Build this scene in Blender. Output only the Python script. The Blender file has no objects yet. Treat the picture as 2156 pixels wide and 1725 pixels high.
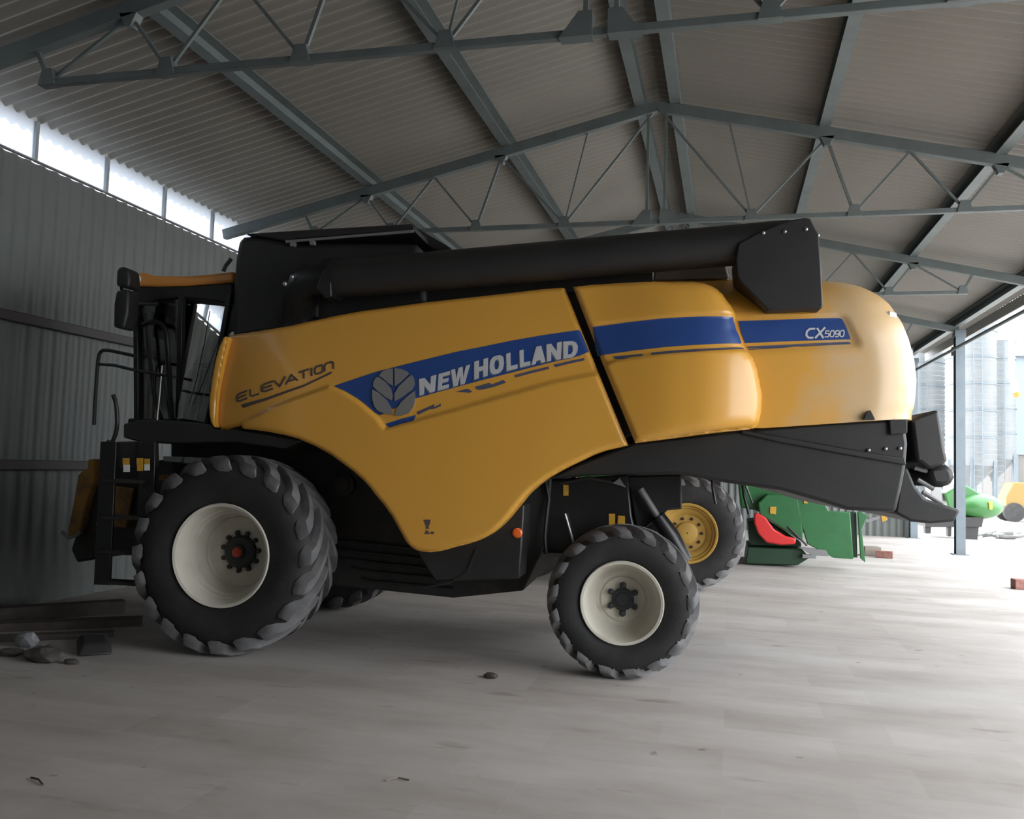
import bpy, bmesh, math, random
import numpy as np
from mathutils import Vector, Matrix
random.seed(7)
SC = bpy.context.scene
COL = SC.collection
PI = math.pi

# ------------------------------------------------------------------ materials
def node_mat(name):
    m = bpy.data.materials.new(name); m.use_nodes = True
    nt = m.node_tree
    return m, nt, nt.nodes['Principled BSDF']

def mat(name, col, rough=.5, metal=0, coat=0, noise=None, bump=None, spec=.5):
    """noise = (scale, second colour, low, high); bump = (scale, strength)"""
    m, nt, b = node_mat(name)
    b.inputs['Base Color'].default_value = (*col, 1)
    b.inputs['Roughness'].default_value = rough
    b.inputs['Metallic'].default_value = metal
    b.inputs['Coat Weight'].default_value = coat
    b.inputs['Coat Roughness'].default_value = .12
    b.inputs['Specular IOR Level'].default_value = spec
    tc = nt.nodes.new('ShaderNodeTexCoord')
    if noise:
        n = nt.nodes.new('ShaderNodeTexNoise'); n.inputs['Scale'].default_value = noise[0]
        n.inputs['Detail'].default_value = 6; n.inputs['Roughness'].default_value = .6
        r = nt.nodes.new('ShaderNodeValToRGB')
        r.color_ramp.elements[0].position = noise[2]; r.color_ramp.elements[0].color = (*col, 1)
        r.color_ramp.elements[1].position = noise[3]; r.color_ramp.elements[1].color = (*noise[1], 1)
        nt.links.new(tc.outputs['Object'], n.inputs['Vector'])
        nt.links.new(n.outputs['Fac'], r.inputs['Fac'])
        nt.links.new(r.outputs['Color'], b.inputs['Base Color'])
    if bump:
        n2 = nt.nodes.new('ShaderNodeTexNoise'); n2.inputs['Scale'].default_value = bump[0]
        n2.inputs['Detail'].default_value = 4
        bp = nt.nodes.new('ShaderNodeBump'); bp.inputs['Strength'].default_value = bump[1]; bp.inputs['Distance'].default_value = .02
        nt.links.new(tc.outputs['Object'], n2.inputs['Vector'])
        nt.links.new(n2.outputs['Fac'], bp.inputs['Height'])
        nt.links.new(bp.outputs['Normal'], b.inputs['Normal'])
    return m

M = {}
YEL = (.66, .335, .05)
M['yellow'] = mat('yellow_paint', YEL, .36, coat=.35, noise=(1.3, (.66, .33, .045), .35, .75))
M['dark_yellow'] = mat('dark_yellow_frame', (.30, .15, .03), .6, noise=(6, (.10, .06, .03), .4, .7))  # darker yellow with brown patches, for the feeder parts
M['loader'] = mat('loader_yellow', (.17, .105, .02), .5)
M['yellow_cab'] = mat('orange_yellow_paint', (.72, .30, .06), .4, coat=.3)
M['blue'] = mat('blue_decal', (.016, .055, .22), .35, coat=.2, noise=(3, (.022, .065, .235), .3, .7))
M['slate'] = mat('worn_dark_blue_decal', (.06, .07, .13), .5, noise=(9, (.13, .10, .09), .45, .7))
M['ink'] = mat('dark_lettering', (.085, .060, .055), .5)
M['silver'] = mat('silver_lettering', (.62, .62, .64), .35, metal=.25)
M['chrome'] = mat('brushed_metal_emblem', (.36, .35, .34), .33, metal=.6)
M['black'] = mat('black_plastic', (.0115, .0112, .0115), .5, noise=(2.5, (.018, .017, .0165), .4, .7), bump=(60, .05))
M['blackgloss'] = mat('black_paint', (.008, .008, .0085), .38, noise=(5, (.016, .015, .014), .5, .75))
M['darkmetal'] = mat('dusty_dark_metal', (.015, .014, .0135), .6, noise=(6, (.038, .033, .030), .5, .8))
M['rubber'] = mat('dusty_rubber', (.013, .013, .014), .72, noise=(4, (.030, .028, .027), .42, .75), bump=(25, .15))
M['tread'] = mat('dusty_lit_tread_rubber', (.105, .103, .107), .72, noise=(5, (.19, .18, .175), .42, .72), bump=(25, .15))  # lug dust, plus light falling on the lugs painted into the colour
M['cream'] = mat('cream_rim_paint', (.58, .55, .47), .5, noise=(5, (.48, .44, .36), .45, .85))
M['hub'] = mat('dark_hub_paint', (.02, .022, .024), .5)
M['red'] = mat('red_plastic', (.50, .045, .02), .45)
M['orange'] = mat('orange_reflector', (.75, .13, .02), .3)
M['sticker'] = mat('yellow_warning_sticker', (.55, .30, .03), .5, noise=(40, (.30, .16, .02), .55, .7))
M['white'] = mat('white_sticker', (.7, .7, .68), .5)
M['rod'] = mat('bright_steel', (.5, .5, .5), .3, metal=.8)
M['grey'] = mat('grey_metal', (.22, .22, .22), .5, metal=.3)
M['beige'] = mat('dusty_beige_metal', (.20, .17, .14), .6)
M['steel'] = mat('grey_green_steel_paint', (.125, .150, .150), .5, noise=(3, (.10, .118, .118), .4, .7))
M['galv'] = mat('galvanised_post', (.13, .16, .18), .45, metal=.2, noise=(4, (.11, .135, .155), .4, .7))
M['wall'] = mat('grey_wall_sheet', (.125, .135, .13), .55, noise=(.8, (.10, .108, .10), .35, .8))
M['roof'] = mat('beige_roof_sheet', (.25, .236, .213), .5, noise=(.7, (.215, .202, .182), .35, .8))
M['trim'] = mat('dark_wall_rail', (.055, .045, .045), .6)
M['frame'] = mat('window_frame', (.30, .32, .34), .5)
M['green'] = mat('green_paint', (.018, .135, .035), .4, coat=.2, noise=(3, (.014, .10, .03), .4, .8))
M['lightgreen'] = mat('bright_green_paint', (.028, .125, .028), .4)
M['darkgreen'] = mat('dark_green_frame', (.008, .04, .016), .5)
M['jyellow'] = mat('yellow_rim_paint', (.44, .27, .055), .55, noise=(4, (.33, .20, .05), .45, .8))
M['guardred'] = mat('red_guard', (.62, .03, .03), .35)
M['silo'] = mat('galvanised_silo', (.17, .182, .188), .5, metal=.1, noise=(1, (.145, .157, .163), .4, .7))
M['hallup'] = mat('blue_grey_cladding', (.17, .205, .24), .6)
M['halllow'] = mat('beige_grey_wall', (.16, .15, .14), .8, noise=(.6, (.135, .13, .12), .4, .7))
M['wood'] = mat('weathered_wood', (.085, .070, .062), .8, noise=(5, (.045, .036, .032), .4, .7))
M['stone'] = mat('dark_rubble', (.05, .044, .040), .9, noise=(9, (.10, .09, .08), .4, .7), bump=(14, .5))
M['pale'] = mat('pale_rubble', (.22, .22, .24), .9)
M['brick'] = mat('red_brown_brick', (.22, .085, .07), .85, noise=(12, (.30, .17, .14), .4, .7))
M['tarp'] = mat('dark_tarpaulin', (.022, .020, .020), .6)
M['seat'] = mat('dark_seat_fabric', (.03, .03, .033), .9)

def m_glass(name, tint, ior):
    m = bpy.data.materials.new(name); m.use_nodes = True
    nt = m.node_tree; nt.nodes.clear()
    o = nt.nodes.new('ShaderNodeOutputMaterial'); mx = nt.nodes.new('ShaderNodeMixShader')
    tr = nt.nodes.new('ShaderNodeBsdfTransparent'); gl = nt.nodes.new('ShaderNodeBsdfGlossy'); fr = nt.nodes.new('ShaderNodeFresnel')
    tr.inputs[0].default_value = (*tint, 1); gl.inputs['Roughness'].default_value = .02; fr.inputs[0].default_value = ior
    nt.links.new(fr.outputs[0], mx.inputs[0]); nt.links.new(tr.outputs[0], mx.inputs[1]); nt.links.new(gl.outputs[0], mx.inputs[2])
    nt.links.new(mx.outputs[0], o.inputs[0]); return m
M['glass'] = m_glass('tinted_cab_glass', (.93, .95, .94), 1.75)

def m_poly():
    m = bpy.data.materials.new('translucent_window_sheet'); m.use_nodes = True
    nt = m.node_tree; nt.nodes.clear()
    o = nt.nodes.new('ShaderNodeOutputMaterial'); mx = nt.nodes.new('ShaderNodeMixShader')
    tr = nt.nodes.new('ShaderNodeBsdfTransparent'); tl = nt.nodes.new('ShaderNodeBsdfTranslucent')
    tr.inputs[0].default_value = (.55, .58, .62, 1); tl.inputs[0].default_value = (.55, .58, .62, 1); mx.inputs[0].default_value = .45
    nt.links.new(tr.outputs[0], mx.inputs[1]); nt.links.new(tl.outputs[0], mx.inputs[2]); nt.links.new(mx.outputs[0], o.inputs[0]); return m
M['poly'] = m_poly()

def m_hood():
    """yellow paint with pale field dust caked on the rear corner"""
    m, nt, b = node_mat('dusty_yellow_paint')
    b.inputs['Roughness'].default_value = .42; b.inputs['Coat Weight'].default_value = .25; b.inputs['Coat Roughness'].default_value = .15
    tc = nt.nodes.new('ShaderNodeTexCoord'); n = nt.nodes.new('ShaderNodeTexNoise'); n.inputs['Scale'].default_value = 2.2; n.inputs['Detail'].default_value = 8
    n.inputs['Roughness'].default_value = .65
    sp = nt.nodes.new('ShaderNodeSeparateXYZ'); mr = nt.nodes.new('ShaderNodeMapRange')
    mr.inputs['From Min'].default_value = -4.7; mr.inputs['From Max'].default_value = -5.35; mr.inputs['To Min'].default_value = -.12; mr.inputs['To Max'].default_value = .30
    ad = nt.nodes.new('ShaderNodeMath'); ad.operation = 'ADD'
    r = nt.nodes.new('ShaderNodeValToRGB'); r.color_ramp.elements[0].position = .47; r.color_ramp.elements[1].position = .78
    r.color_ramp.elements[0].color = (*YEL, 1); r.color_ramp.elements[1].color = (.58, .40, .21, 1)
    L = nt.links.new
    L(tc.outputs['Object'], n.inputs['Vector']); L(tc.outputs['Object'], sp.inputs[0]); L(sp.outputs['X'], mr.inputs['Value'])
    L(n.outputs['Fac'], ad.inputs[0]); L(mr.outputs['Result'], ad.inputs[1]); L(ad.outputs[0], r.inputs['Fac']); L(r.outputs['Color'], b.inputs['Base Color'])
    return m
M['hood'] = m_hood()

def m_floor(name, c0, c1, c2, slab=True):
    m, nt, b = node_mat(name); L = nt.links.new
    b.inputs['Roughness'].default_value = .8; b.inputs['Specular IOR Level'].default_value = .25
    tc = nt.nodes.new('ShaderNodeTexCoord')
    mp = nt.nodes.new('ShaderNodeMapping'); mp.inputs['Scale'].default_value = (.55, 1.3, 1); mp.inputs['Rotation'].default_value = (0, 0, .25)
    n = nt.nodes.new('ShaderNodeTexNoise'); n.inputs['Scale'].default_value = 1.0; n.inputs['Detail'].default_value = 9; n.inputs['Roughness'].default_value = .62
    r = nt.nodes.new('ShaderNodeValToRGB'); r.color_ramp.elements[0].position = .36; r.color_ramp.elements[1].position = .62
    r.color_ramp.elements[0].color = (*c0, 1); r.color_ramp.elements[1].color = (*c1, 1)
    L(tc.outputs['Object'], mp.inputs[0]); L(mp.outputs[0], n.inputs['Vector']); L(n.outputs['Fac'], r.inputs['Fac'])
    n2 = nt.nodes.new('ShaderNodeTexNoise'); n2.inputs['Scale'].default_value = 3.1; n2.inputs['Detail'].default_value = 5
    mp2 = nt.nodes.new('ShaderNodeMapping'); mp2.inputs['Scale'].default_value = (.45, 1.5, 1)
    r2 = nt.nodes.new('ShaderNodeValToRGB'); r2.color_ramp.elements[0].position = .64; r2.color_ramp.elements[1].position = .74
    r2.color_ramp.elements[0].color = (0, 0, 0, 1); r2.color_ramp.elements[1].color = (.55, .55, .55, 1)
    L(tc.outputs['Object'], mp2.inputs[0]); L(mp2.outputs[0], n2.inputs['Vector']); L(n2.outputs['Fac'], r2.inputs['Fac'])
    mx = nt.nodes.new('ShaderNodeMixRGB'); mx.inputs[2].default_value = (*c2, 1)
    L(r2.outputs['Color'], mx.inputs[0]); L(r.outputs['Color'], mx.inputs[1])
    n3 = nt.nodes.new('ShaderNodeTexNoise'); n3.inputs['Scale'].default_value = 5.5; n3.inputs['Detail'].default_value = 3
    r3 = nt.nodes.new('ShaderNodeValToRGB'); r3.color_ramp.elements[0].position = .70; r3.color_ramp.elements[1].position = .76
    r3.color_ramp.elements[0].color = (0, 0, 0, 1); r3.color_ramp.elements[1].color = (.6, .6, .6, 1)
    m3 = nt.nodes.new('ShaderNodeMixRGB'); m3.inputs[2].default_value = (.12, .10, .09, 1)
    L(tc.outputs['Object'], n3.inputs['Vector']); L(n3.outputs['Fac'], r3.inputs['Fac']); L(r3.outputs['Color'], m3.inputs[0]); L(mx.outputs[0], m3.inputs[1])
    last = m3.outputs[0]
    if slab:
        br = nt.nodes.new('ShaderNodeTexBrick'); br.inputs['Scale'].default_value = 1; br.inputs['Mortar Size'].default_value = .008; br.inputs['Mortar Smooth'].default_value = 1
        br.inputs['Brick Width'].default_value = 1.1; br.inputs['Row Height'].default_value = .48; br.offset = .37
        br.inputs['Color1'].default_value = (1, 1, 1, 1); br.inputs['Color2'].default_value = (.84, .83, .815, 1); br.inputs['Mortar'].default_value = (.96, .96, .96, 1)
        m2 = nt.nodes.new('ShaderNodeMixRGB'); m2.blend_type = 'MULTIPLY'; m2.inputs[0].default_value = .75
        L(tc.outputs['Object'], br.inputs['Vector']); L(last, m2.inputs[1]); L(br.outputs['Color'], m2.inputs[2]); last = m2.outputs[0]
    L(last, b.inputs['Base Color'])
    bp = nt.nodes.new('ShaderNodeBump'); bp.inputs['Strength'].default_value = .25; bp.inputs['Distance'].default_value = .01
    L(n.outputs['Fac'], bp.inputs['Height']); L(bp.outputs['Normal'], b.inputs['Normal'])
    return m
M['floor'] = m_floor('dusty_concrete', (.37, .335, .31), (.48, .45, .425), (.22, .19, .17))
M['ground'] = m_floor('pale_yard', (.50, .47, .44), (.60, .57, .54), (.40, .37, .34), False)

# ------------------------------------------------------------------ mesh helpers
class MB:
    def __init__(s): s.bm = bmesh.new()
    def face(s, pts):
        try: return s.bm.faces.new([s.bm.verts.new(p) for p in pts])
        except ValueError: return None
    def box(s, x0, x1, y0, y1, z0, z1, rot=None):
        c = [Vector((x, y, z)) for x in (x0, x1) for y in (y0, y1) for z in (z0, z1)]
        if rot: c = [rot @ v for v in c]
        v = [s.bm.verts.new(p) for p in c]
        for f in ((0, 1, 3, 2), (4, 6, 7, 5), (0, 4, 5, 1), (2, 3, 7, 6), (0, 2, 6, 4), (1, 5, 7, 3)): s.bm.faces.new([v[i] for i in f])
        return s
    def prism(s, pts, y0, y1, axis='y', taper=None):
        """polygon (a, b) pushed along an axis; taper scales the far end about its centre"""
        def P(a, b, h): return {'y': (a, h, b), 'x': (h, a, b), 'z': (a, b, h)}[axis]
        n = len(pts)
        ca, cb = sum(p[0] for p in pts)/n, sum(p[1] for p in pts)/n
        k = taper or 1
        A = [s.bm.verts.new(P(a, b, y0)) for a, b in pts]
        B = [s.bm.verts.new(P(ca+(a-ca)*k, cb+(b-cb)*k, y1)) for a, b in pts]
        s.bm.faces.new(A); s.bm.faces.new(B[::-1])
        for i in range(n): s.bm.faces.new((A[i], B[i], B[(i+1) % n], A[(i+1) % n]))
        return s
    def tube(s, path, r, seg=10, cap=True):
        path = [Vector(p) for p in path]; n = len(path); rings = []
        up = None
        for i, p in enumerate(path):
            t = (path[min(i+1, n-1)]-path[max(i-1, 0)]).normalized()
            if up is None:
                up = Vector((0, 0, 1)) if abs(t.z) < .9 else Vector((0, 1, 0))
            a = t.cross(up).normalized(); b = a.cross(t).normalized(); up = b
            rr = r[i] if isinstance(r, (list, tuple)) else r
            rings.append([s.bm.verts.new(p+a*rr*math.cos(2*PI*k/seg)+b*rr*math.sin(2*PI*k/seg)) for k in range(seg)])
        for i in range(n-1):
            for k in range(seg): s.bm.faces.new((rings[i][k], rings[i][(k+1) % seg], rings[i+1][(k+1) % seg], rings[i+1][k]))
        if cap: s.bm.faces.new(rings[0][::-1]); s.bm.faces.new(rings[-1])
        return s
    def bar(s, p, q, w, h):
        """rectangular bar from p to q, w wide sideways, h deep"""
        p, q = Vector(p), Vector(q); t = (q-p).normalized()
        up = Vector((0, 0, 1)) if abs(t.z) < .95 else Vector((0, 1, 0))
        a = t.cross(up).normalized(); b = a.cross(t).normalized()
        v = [s.bm.verts.new(e+a*w/2*i+b*h/2*j) for e in (p, q) for i, j in ((-1, -1), (1, -1), (1, 1), (-1, 1))]
        for f in ((3, 2, 1, 0), (4, 5, 6, 7), (0, 1, 5, 4), (1, 2, 6, 5), (2, 3, 7, 6), (3, 0, 4, 7)): s.bm.faces.new([v[i] for i in f])
        return s
    def lathe(s, prof, seg=64, c=(0, 0, 0), axis='y', close=False, cap=True):
        """profile (radius, height) turned about an axis"""
        rings = []
        for r, h in prof:
            ring = []
            for k in range(seg):
                a = 2*PI*k/seg; x, z = r*math.cos(a), r*math.sin(a)
                p = {'y': (x, h, z), 'z': (x, z, h), 'x': (h, x, z)}[axis]
                ring.append(s.bm.verts.new((p[0]+c[0], p[1]+c[1], p[2]+c[2])))
            rings.append(ring)
        R = rings+([rings[0]] if close else [])
        for i in range(len(R)-1):
            for k in range(seg): s.bm.faces.new((R[i][k], R[i][(k+1) % seg], R[i+1][(k+1) % seg], R[i+1][k]))
        if not close and cap:
            for ring in (rings[0], rings[-1]):
                try: s.bm.faces.new(ring)
                except ValueError: pass
        return s
    def ball(s, c, r, sc=(1, 1, 1), sub=3, jit=0):
        g = bmesh.ops.create_icosphere(s.bm, subdivisions=sub, radius=r)
        for v in g['verts']:
            k = 1+random.uniform(-jit, jit)
            v.co = Vector((v.co.x*sc[0]*k+c[0], v.co.y*sc[1]*k+c[1], v.co.z*sc[2]*k+c[2]))
        return s
    def build(s, name, material, parent=None, bevel=0, smooth=True, segs=2):
        bmesh.ops.recalc_face_normals(s.bm, faces=s.bm.faces)
        me = bpy.data.meshes.new(name); s.bm.to_mesh(me); s.bm.free()
        me.materials.append(M[material])
        if smooth:
            for p in me.polygons: p.use_smooth = True
            me.set_sharp_from_angle(angle=math.radians(35))
        o = bpy.data.objects.new(name, me); COL.objects.link(o)
        if parent: o.parent = parent
        if bevel:
            b = o.modifiers.new('edge_rounding', 'BEVEL'); b.width = bevel; b.segments = segs; b.limit_method = 'ANGLE'; b.angle_limit = math.radians(40)
            b.harden_normals = False
        return o

def tag(o, label=None, cat=None, group=None, kind=None):
    if label: o['label'] = label
    if cat: o['category'] = cat
    if group: o['group'] = group
    if kind: o['kind'] = kind
    return o

def thing(name, label, cat, loc=(0, 0, 0), rz=0, group=None):
    o = bpy.data.objects.new(name, None); COL.objects.link(o); o.empty_display_size = .2
    o.location = loc; o.rotation_euler = (0, 0, rz)
    return tag(o, label, cat, group)

def dup(o, parent=None):
    c = o.copy(); COL.objects.link(c)
    if parent: c.parent = parent
    for ch in list(o.children): dup(ch, c)
    return c

# ---- curved sheet panels: an outline in (x, z) laid on a surface y = F(x, z)
def seg_dist(P, poly, closed=True):
    d = np.full(len(P), 1e9); n = len(poly)
    for i in range(n if closed else n-1):
        a = np.array(poly[i]); b = np.array(poly[(i+1) % n]); ab = b-a
        t = np.clip(((P-a) @ ab)/max(ab @ ab, 1e-12), 0, 1)
        d = np.minimum(d, np.linalg.norm(P-a-t[:, None]*ab, axis=1))
    return d
def inside(P, poly):
    r = np.zeros(len(P), bool); n = len(poly)
    for i in range(n):
        x0, z0 = poly[i]; x1, z1 = poly[(i+1) % n]
        c = ((z0 > P[:, 1]) != (z1 > P[:, 1]))
        r ^= c & (P[:, 0] < (x1-x0)*(P[:, 1]-z0)/((z1-z0) if z1 != z0 else 1e-9)+x0)
    return r
def sstep(t):
    t = np.clip(t, 0, 1); return t*t*(3-2*t)
def region(P, poly, w):
    """1 inside the polygon, 0 outside, soft over w"""
    d = seg_dist(P, poly); return sstep(np.where(inside(P, poly), d, -d)/w+.5)
def edge_round(P, outline, r):
    d = np.minimum(seg_dist(P, outline), r); return r-np.sqrt(np.maximum(r*r-(r-d)**2, 0))

def sheet(name, outline, F, material, parent, step=.02, rim=0, lift=0):
    bm = bmesh.new()
    f = bm.faces.new([bm.verts.new((x, 0, z)) for x, z in outline])
    bm.normal_update(); bmesh.ops.triangulate(bm, faces=[f], ngon_method='EAR_CLIP')
    xs = [p[0] for p in outline]; zs = [p[1] for p in outline]
    for lo, hi, no in ((min(xs), max(xs), (1, 0, 0)), (min(zs), max(zs), (0, 0, 1))):
        k = math.floor(lo/step)+1
        while k*step < hi-1e-4:
            bmesh.ops.bisect_plane(bm, geom=bm.verts[:]+bm.edges[:]+bm.faces[:], dist=1e-5, plane_co=(k*step if no[0] else 0, 0, 0 if no[0] else k*step), plane_no=no)
            k += 1
    bmesh.ops.remove_doubles(bm, verts=bm.verts[:], dist=2e-4)
    cell = lambda f: tuple(math.floor(v/step) for v in f.calc_center_median().xz)
    inner = [e for e in bm.edges if len(e.link_faces) == 2 and cell(e.link_faces[0]) == cell(e.link_faces[1])]
    bmesh.ops.dissolve_edges(bm, edges=inner, use_verts=True)
    bmesh.ops.dissolve_degenerate(bm, edges=bm.edges[:], dist=1e-3)
    bm.verts.index_update()
    P = np.array([(v.co.x, v.co.z) for v in bm.verts])
    Y = F(P)+lift
    e = .006
    gx = (F(P+[e, 0])-F(P-[e, 0]))/(2*e); gz = (F(P+[0, e])-F(P-[0, e]))/(2*e)
    N = np.stack([-gx, np.ones(len(P)), -gz], 1); N /= np.linalg.norm(N, axis=1)[:, None]
    for v, y in zip(bm.verts, Y): v.co.y = y
    for fc in bm.faces:
        fc.normal_update()
        if fc.normal.y < 0: fc.normal_flip()
    normals = {v: tuple(q) for v, q in zip(bm.verts, N)}
    if rim:
        ed = [e_ for e_ in bm.edges if len(e_.link_faces) == 1]
        for e_ in ed:
            a, b = e_.verts; q = [bm.verts.new(c) for c in (a.co, b.co, b.co-Vector((0, rim, 0)), a.co-Vector((0, rim, 0)))]
            d = b.co-a.co; nn = Vector((d.z, 0, -d.x))
            if nn.length < 1e-9: nn = Vector((0, 1, 0))
            nn.normalize()
            fc0 = e_.link_faces[0].calc_center_median()
            if nn.dot(fc0-a.co) > 0: nn = -nn
            fc = bm.faces.new(q); fc.normal_update()
            if fc.normal.dot(nn) < 0: fc.normal_flip()
            for v in q: normals[v] = tuple(nn)
    normals = [normals[v] for v in bm.verts]
    me = bpy.data.meshes.new(name); bm.to_mesh(me); bm.free()
    me.materials.append(M[material])
    for p in me.polygons: p.use_smooth = True
    me.normals_split_custom_set_from_vertices(normals)
    o = bpy.data.objects.new(name, me); COL.objects.link(o); o.parent = parent
    return o

def ribbon(pl, w):
    """a stroke of width w along a polyline, as one outline"""
    pl = [np.array(p, float) for p in pl]; L, R = [], []; n = len(pl)
    for i in range(n):
        t0 = pl[i]-pl[i-1] if i else pl[1]-pl[0]; t1 = pl[i+1]-pl[i] if i < n-1 else t0
        t0 = t0/np.linalg.norm(t0); t1 = t1/np.linalg.norm(t1); n0 = np.array([-t0[1], t0[0]]); n1 = np.array([-t1[1], t1[0]])
        m = n0+n1; m = m/max(np.linalg.norm(m), 1e-6); k = 1/max(m @ n0, .5)
        L.append(tuple(pl[i]+m*k*w/2)); R.append(tuple(pl[i]-m*k*w/2))
    return L+R[::-1]

def relief(name, polys, F, material, parent, lift, depth):
    """raised flat shapes (letters, emblem leaves) following a surface"""
    bm = bmesh.new()
    for poly in polys:
        P = np.array(poly); Y = F(P)
        area = sum(P[i-1][0]*P[i][1]-P[i][0]*P[i-1][1] for i in range(len(P)))
        if area < 0: poly = poly[::-1]; Y = Y[::-1]
        a = [bm.verts.new((x, y+lift+depth, z)) for (x, z), y in zip(poly, Y)]
        b = [bm.verts.new((x, y+lift-.004, z)) for (x, z), y in zip(poly, Y)]
        n = len(a); f = bm.faces.new(a[::-1])
        for i in range(n): bm.faces.new((a[i], a[(i+1) % n], b[(i+1) % n], b[i]))
    bm.normal_update(); bmesh.ops.triangulate(bm, faces=[f for f in bm.faces if len(f.verts) > 4], ngon_method='EAR_CLIP')
    me = bpy.data.meshes.new(name); bm.to_mesh(me); bm.free(); me.materials.append(M[material])
    o = bpy.data.objects.new(name, me); COL.objects.link(o); o.parent = parent
    return o

# ------------------------------------------------------------------ the hall
XL, XR, XC = -7.63, 5.27, -1.0          # left wall, right posts, ridge
Y0, Y1 = -4.1, 27.6                      # near and far gables
SL = .235
def chord_z(x): return 6.76-SL*abs(x-XC)
def sheet_z(x): return 7.02-SL*abs(x-XC)
TR = [6.45, 11.7, 16.95, 22.2]

def corrugated(name, a0, a1, b0, b1, place, pitch, depth, material, thick=.01, per=8, nb=1, trap=False):
    """sheet corrugated along a, straight along b (b may depend on a)"""
    n = int((a1-a0)/pitch*per); rows = []; mb = MB()
    for i in range(n+1):
        a = a0+(a1-a0)*i/n; ph = (a/pitch) % 1
        h = depth*(.5+.5*math.cos(2*PI*ph))
        if trap: h = depth*min(1, max(0, (abs(ph-.5)-.16)/.16))
        rows.append([mb.bm.verts.new(place(a, b0+(b1-b0)*j/nb, h)) for j in range(nb+1)])
    for i in range(n):
        for j in range(nb): mb.bm.faces.new((rows[i][j], rows[i+1][j], rows[i+1][j+1], rows[i][j+1]))
    return mb

st = dict(kind='structure')
mb = MB(); mb.box(XL-.1, 5.75, Y0, Y1+.1, -.3, 0); tag(mb.build('floor', 'floor'), **st)
mb = MB(); mb.box(-120, 140, -60, 160, -.6, -.06); tag(mb.build('ground', 'ground'), **st)

WS = 5.0                                  # window sill height
mb = corrugated('wall_left', Y0, Y1, 0, WS+.005, lambda a, b, h: (XL-.02-h, a, b), .2, .022, 'wall', trap=True)
tag(mb.build('wall_left', 'wall'), **st)
def gable(x): return sheet_z(x)-.01
def gable_wall(name, y, out):
    mb = MB(); n = 330
    for i in range(n):
        xa, xb = XL+(XR-XL)*i/n, XL+(XR-XL)*(i+1)/n
        h = [out*.035*min(1, max(0, (abs((x/.2) % 1-.5)-.16)/.16)) for x in (xa, xb)]
        mb.face(((xa, y+h[0], 0), (xb, y+h[1], 0), (xb, y+h[1], gable(xb)), (xa, y+h[0], gable(xa))))
    bmesh.ops.remove_doubles(mb.bm, verts=mb.bm.verts[:], dist=1e-4)
    tag(mb.build(name, 'wall'), **st)
gable_wall('wall_back', Y1, 1)
gable_wall('wall_front', Y0, -1)  # unseen near gable, drawn in close behind the camera to cut fill light
mb = corrugated('added_wall_right', Y0, 1.1, 0, 5.3, lambda a, b, h: (XR+.12+h, a, b), .2, .035, 'wall', trap=True)  # unseen closed bay, added to block fill light from the camera side
tag(mb.build('added_wall_right', 'wall'), **st)

mb = MB()
for x0, x1 in ((XL-.25, XC), (XC, 5.68)):
    m2 = corrugated('c', Y0-.3, Y1+.3, x0, x1, lambda a, b, h: (b, a, sheet_z(b)+h), .165, .05, 'roof', per=8)
    off = {}
    for v in m2.bm.verts: off[v] = mb.bm.verts.new(v.co)
    for f in m2.bm.faces: mb.bm.faces.new([off[v] for v in f.verts])
    m2.bm.free()
tag(mb.build('ceiling', 'roof'), **st)

mb = MB(); mb.box(5.66, 5.70, Y0-.2, Y1+.2, 5.24, 5.46); tag(mb.build('trim_3', 'roof'), **st)
# wall rails
for i, z in enumerate((3.21, 1.59)):
    mb = MB(); mb.box(XL-.01, XL+.07, Y0+.1, Y1-.1, z-.055, z+.055); tag(mb.build('trim_%d' % (i+1), 'trim', bevel=.008), **st)
# strip window: bays of 1.15 m between mullions under the roof edge
k = 1
y = 7.94-1.15*10
while y < Y1-.6:
    fr = MB()
    o = tag(fr.box(XL-.03, XL+.03, y-.022, y+.022, WS+.01, sheet_z(XL)).box(XL-.03, XL+.03, y+.022, y+1.128, WS+.006, WS+.022).build('window_%d' % k, 'frame'), **st)
    c = [(y+.022, WS+.02), (y+.022, sheet_z(XL)+.03), (y+1.128, sheet_z(XL)+.03), (y+1.128, WS+.02)]
    m2 = MB(); m2.prism(c, XL-.012, XL-.004, axis='x'); m2.build('pane', 'poly', o, smooth=False)
    y += 1.15; k += 1

# purlins under the roof sheet
PUR = [(-5.20, 'grey steel purlin, first one in from the left wall under the roof', 1),
       (-3.13, 'grey steel purlin left of the ridge, second in from the left wall', 1), (-1.24, 'left member of the pair of steel beams along the roof ridge', 1),
       (-.76, 'right member of the pair of steel beams along the roof ridge', 1), (1.17, 'grey steel purlin right of the ridge, crossing above the unloading spout', 1),
       (3.25, 'grey steel purlin midway between the ridge and the open right side', 1), (5.22, 'dark eaves beam along the open right side, on the posts', 1)]
for x, lab, _ in PUR:
    mb = MB(); zc = chord_z(x)+.14
    # a channel section: web and two flanges
    s = -1 if x < XC else 1
    w, h = .14, .20
    mb.prism([(x-w/2, zc-h/2), (x+w/2, zc-h/2), (x+w/2, zc-h/2+.012), (x-w/2+.012, zc-h/2+.012), (x-w/2+.012, zc+h/2-.012), (x+w/2, zc+h/2-.012), (x+w/2, zc+h/2), (x-w/2, zc+h/2)] if s < 0 else
             [(x+w/2, zc-h/2), (x-w/2, zc-h/2), (x-w/2, zc-h/2+.012), (x+w/2-.012, zc-h/2+.012), (x+w/2-.012, zc+h/2-.012), (x-w/2, zc+h/2-.012), (x-w/2, zc+h/2), (x+w/2, zc+h/2)], Y0+.1, Y1-.1)
    tag(mb.build('purlin', 'steel', smooth=False), lab, 'roof beam', 'purlins under the roof sheet')

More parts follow.
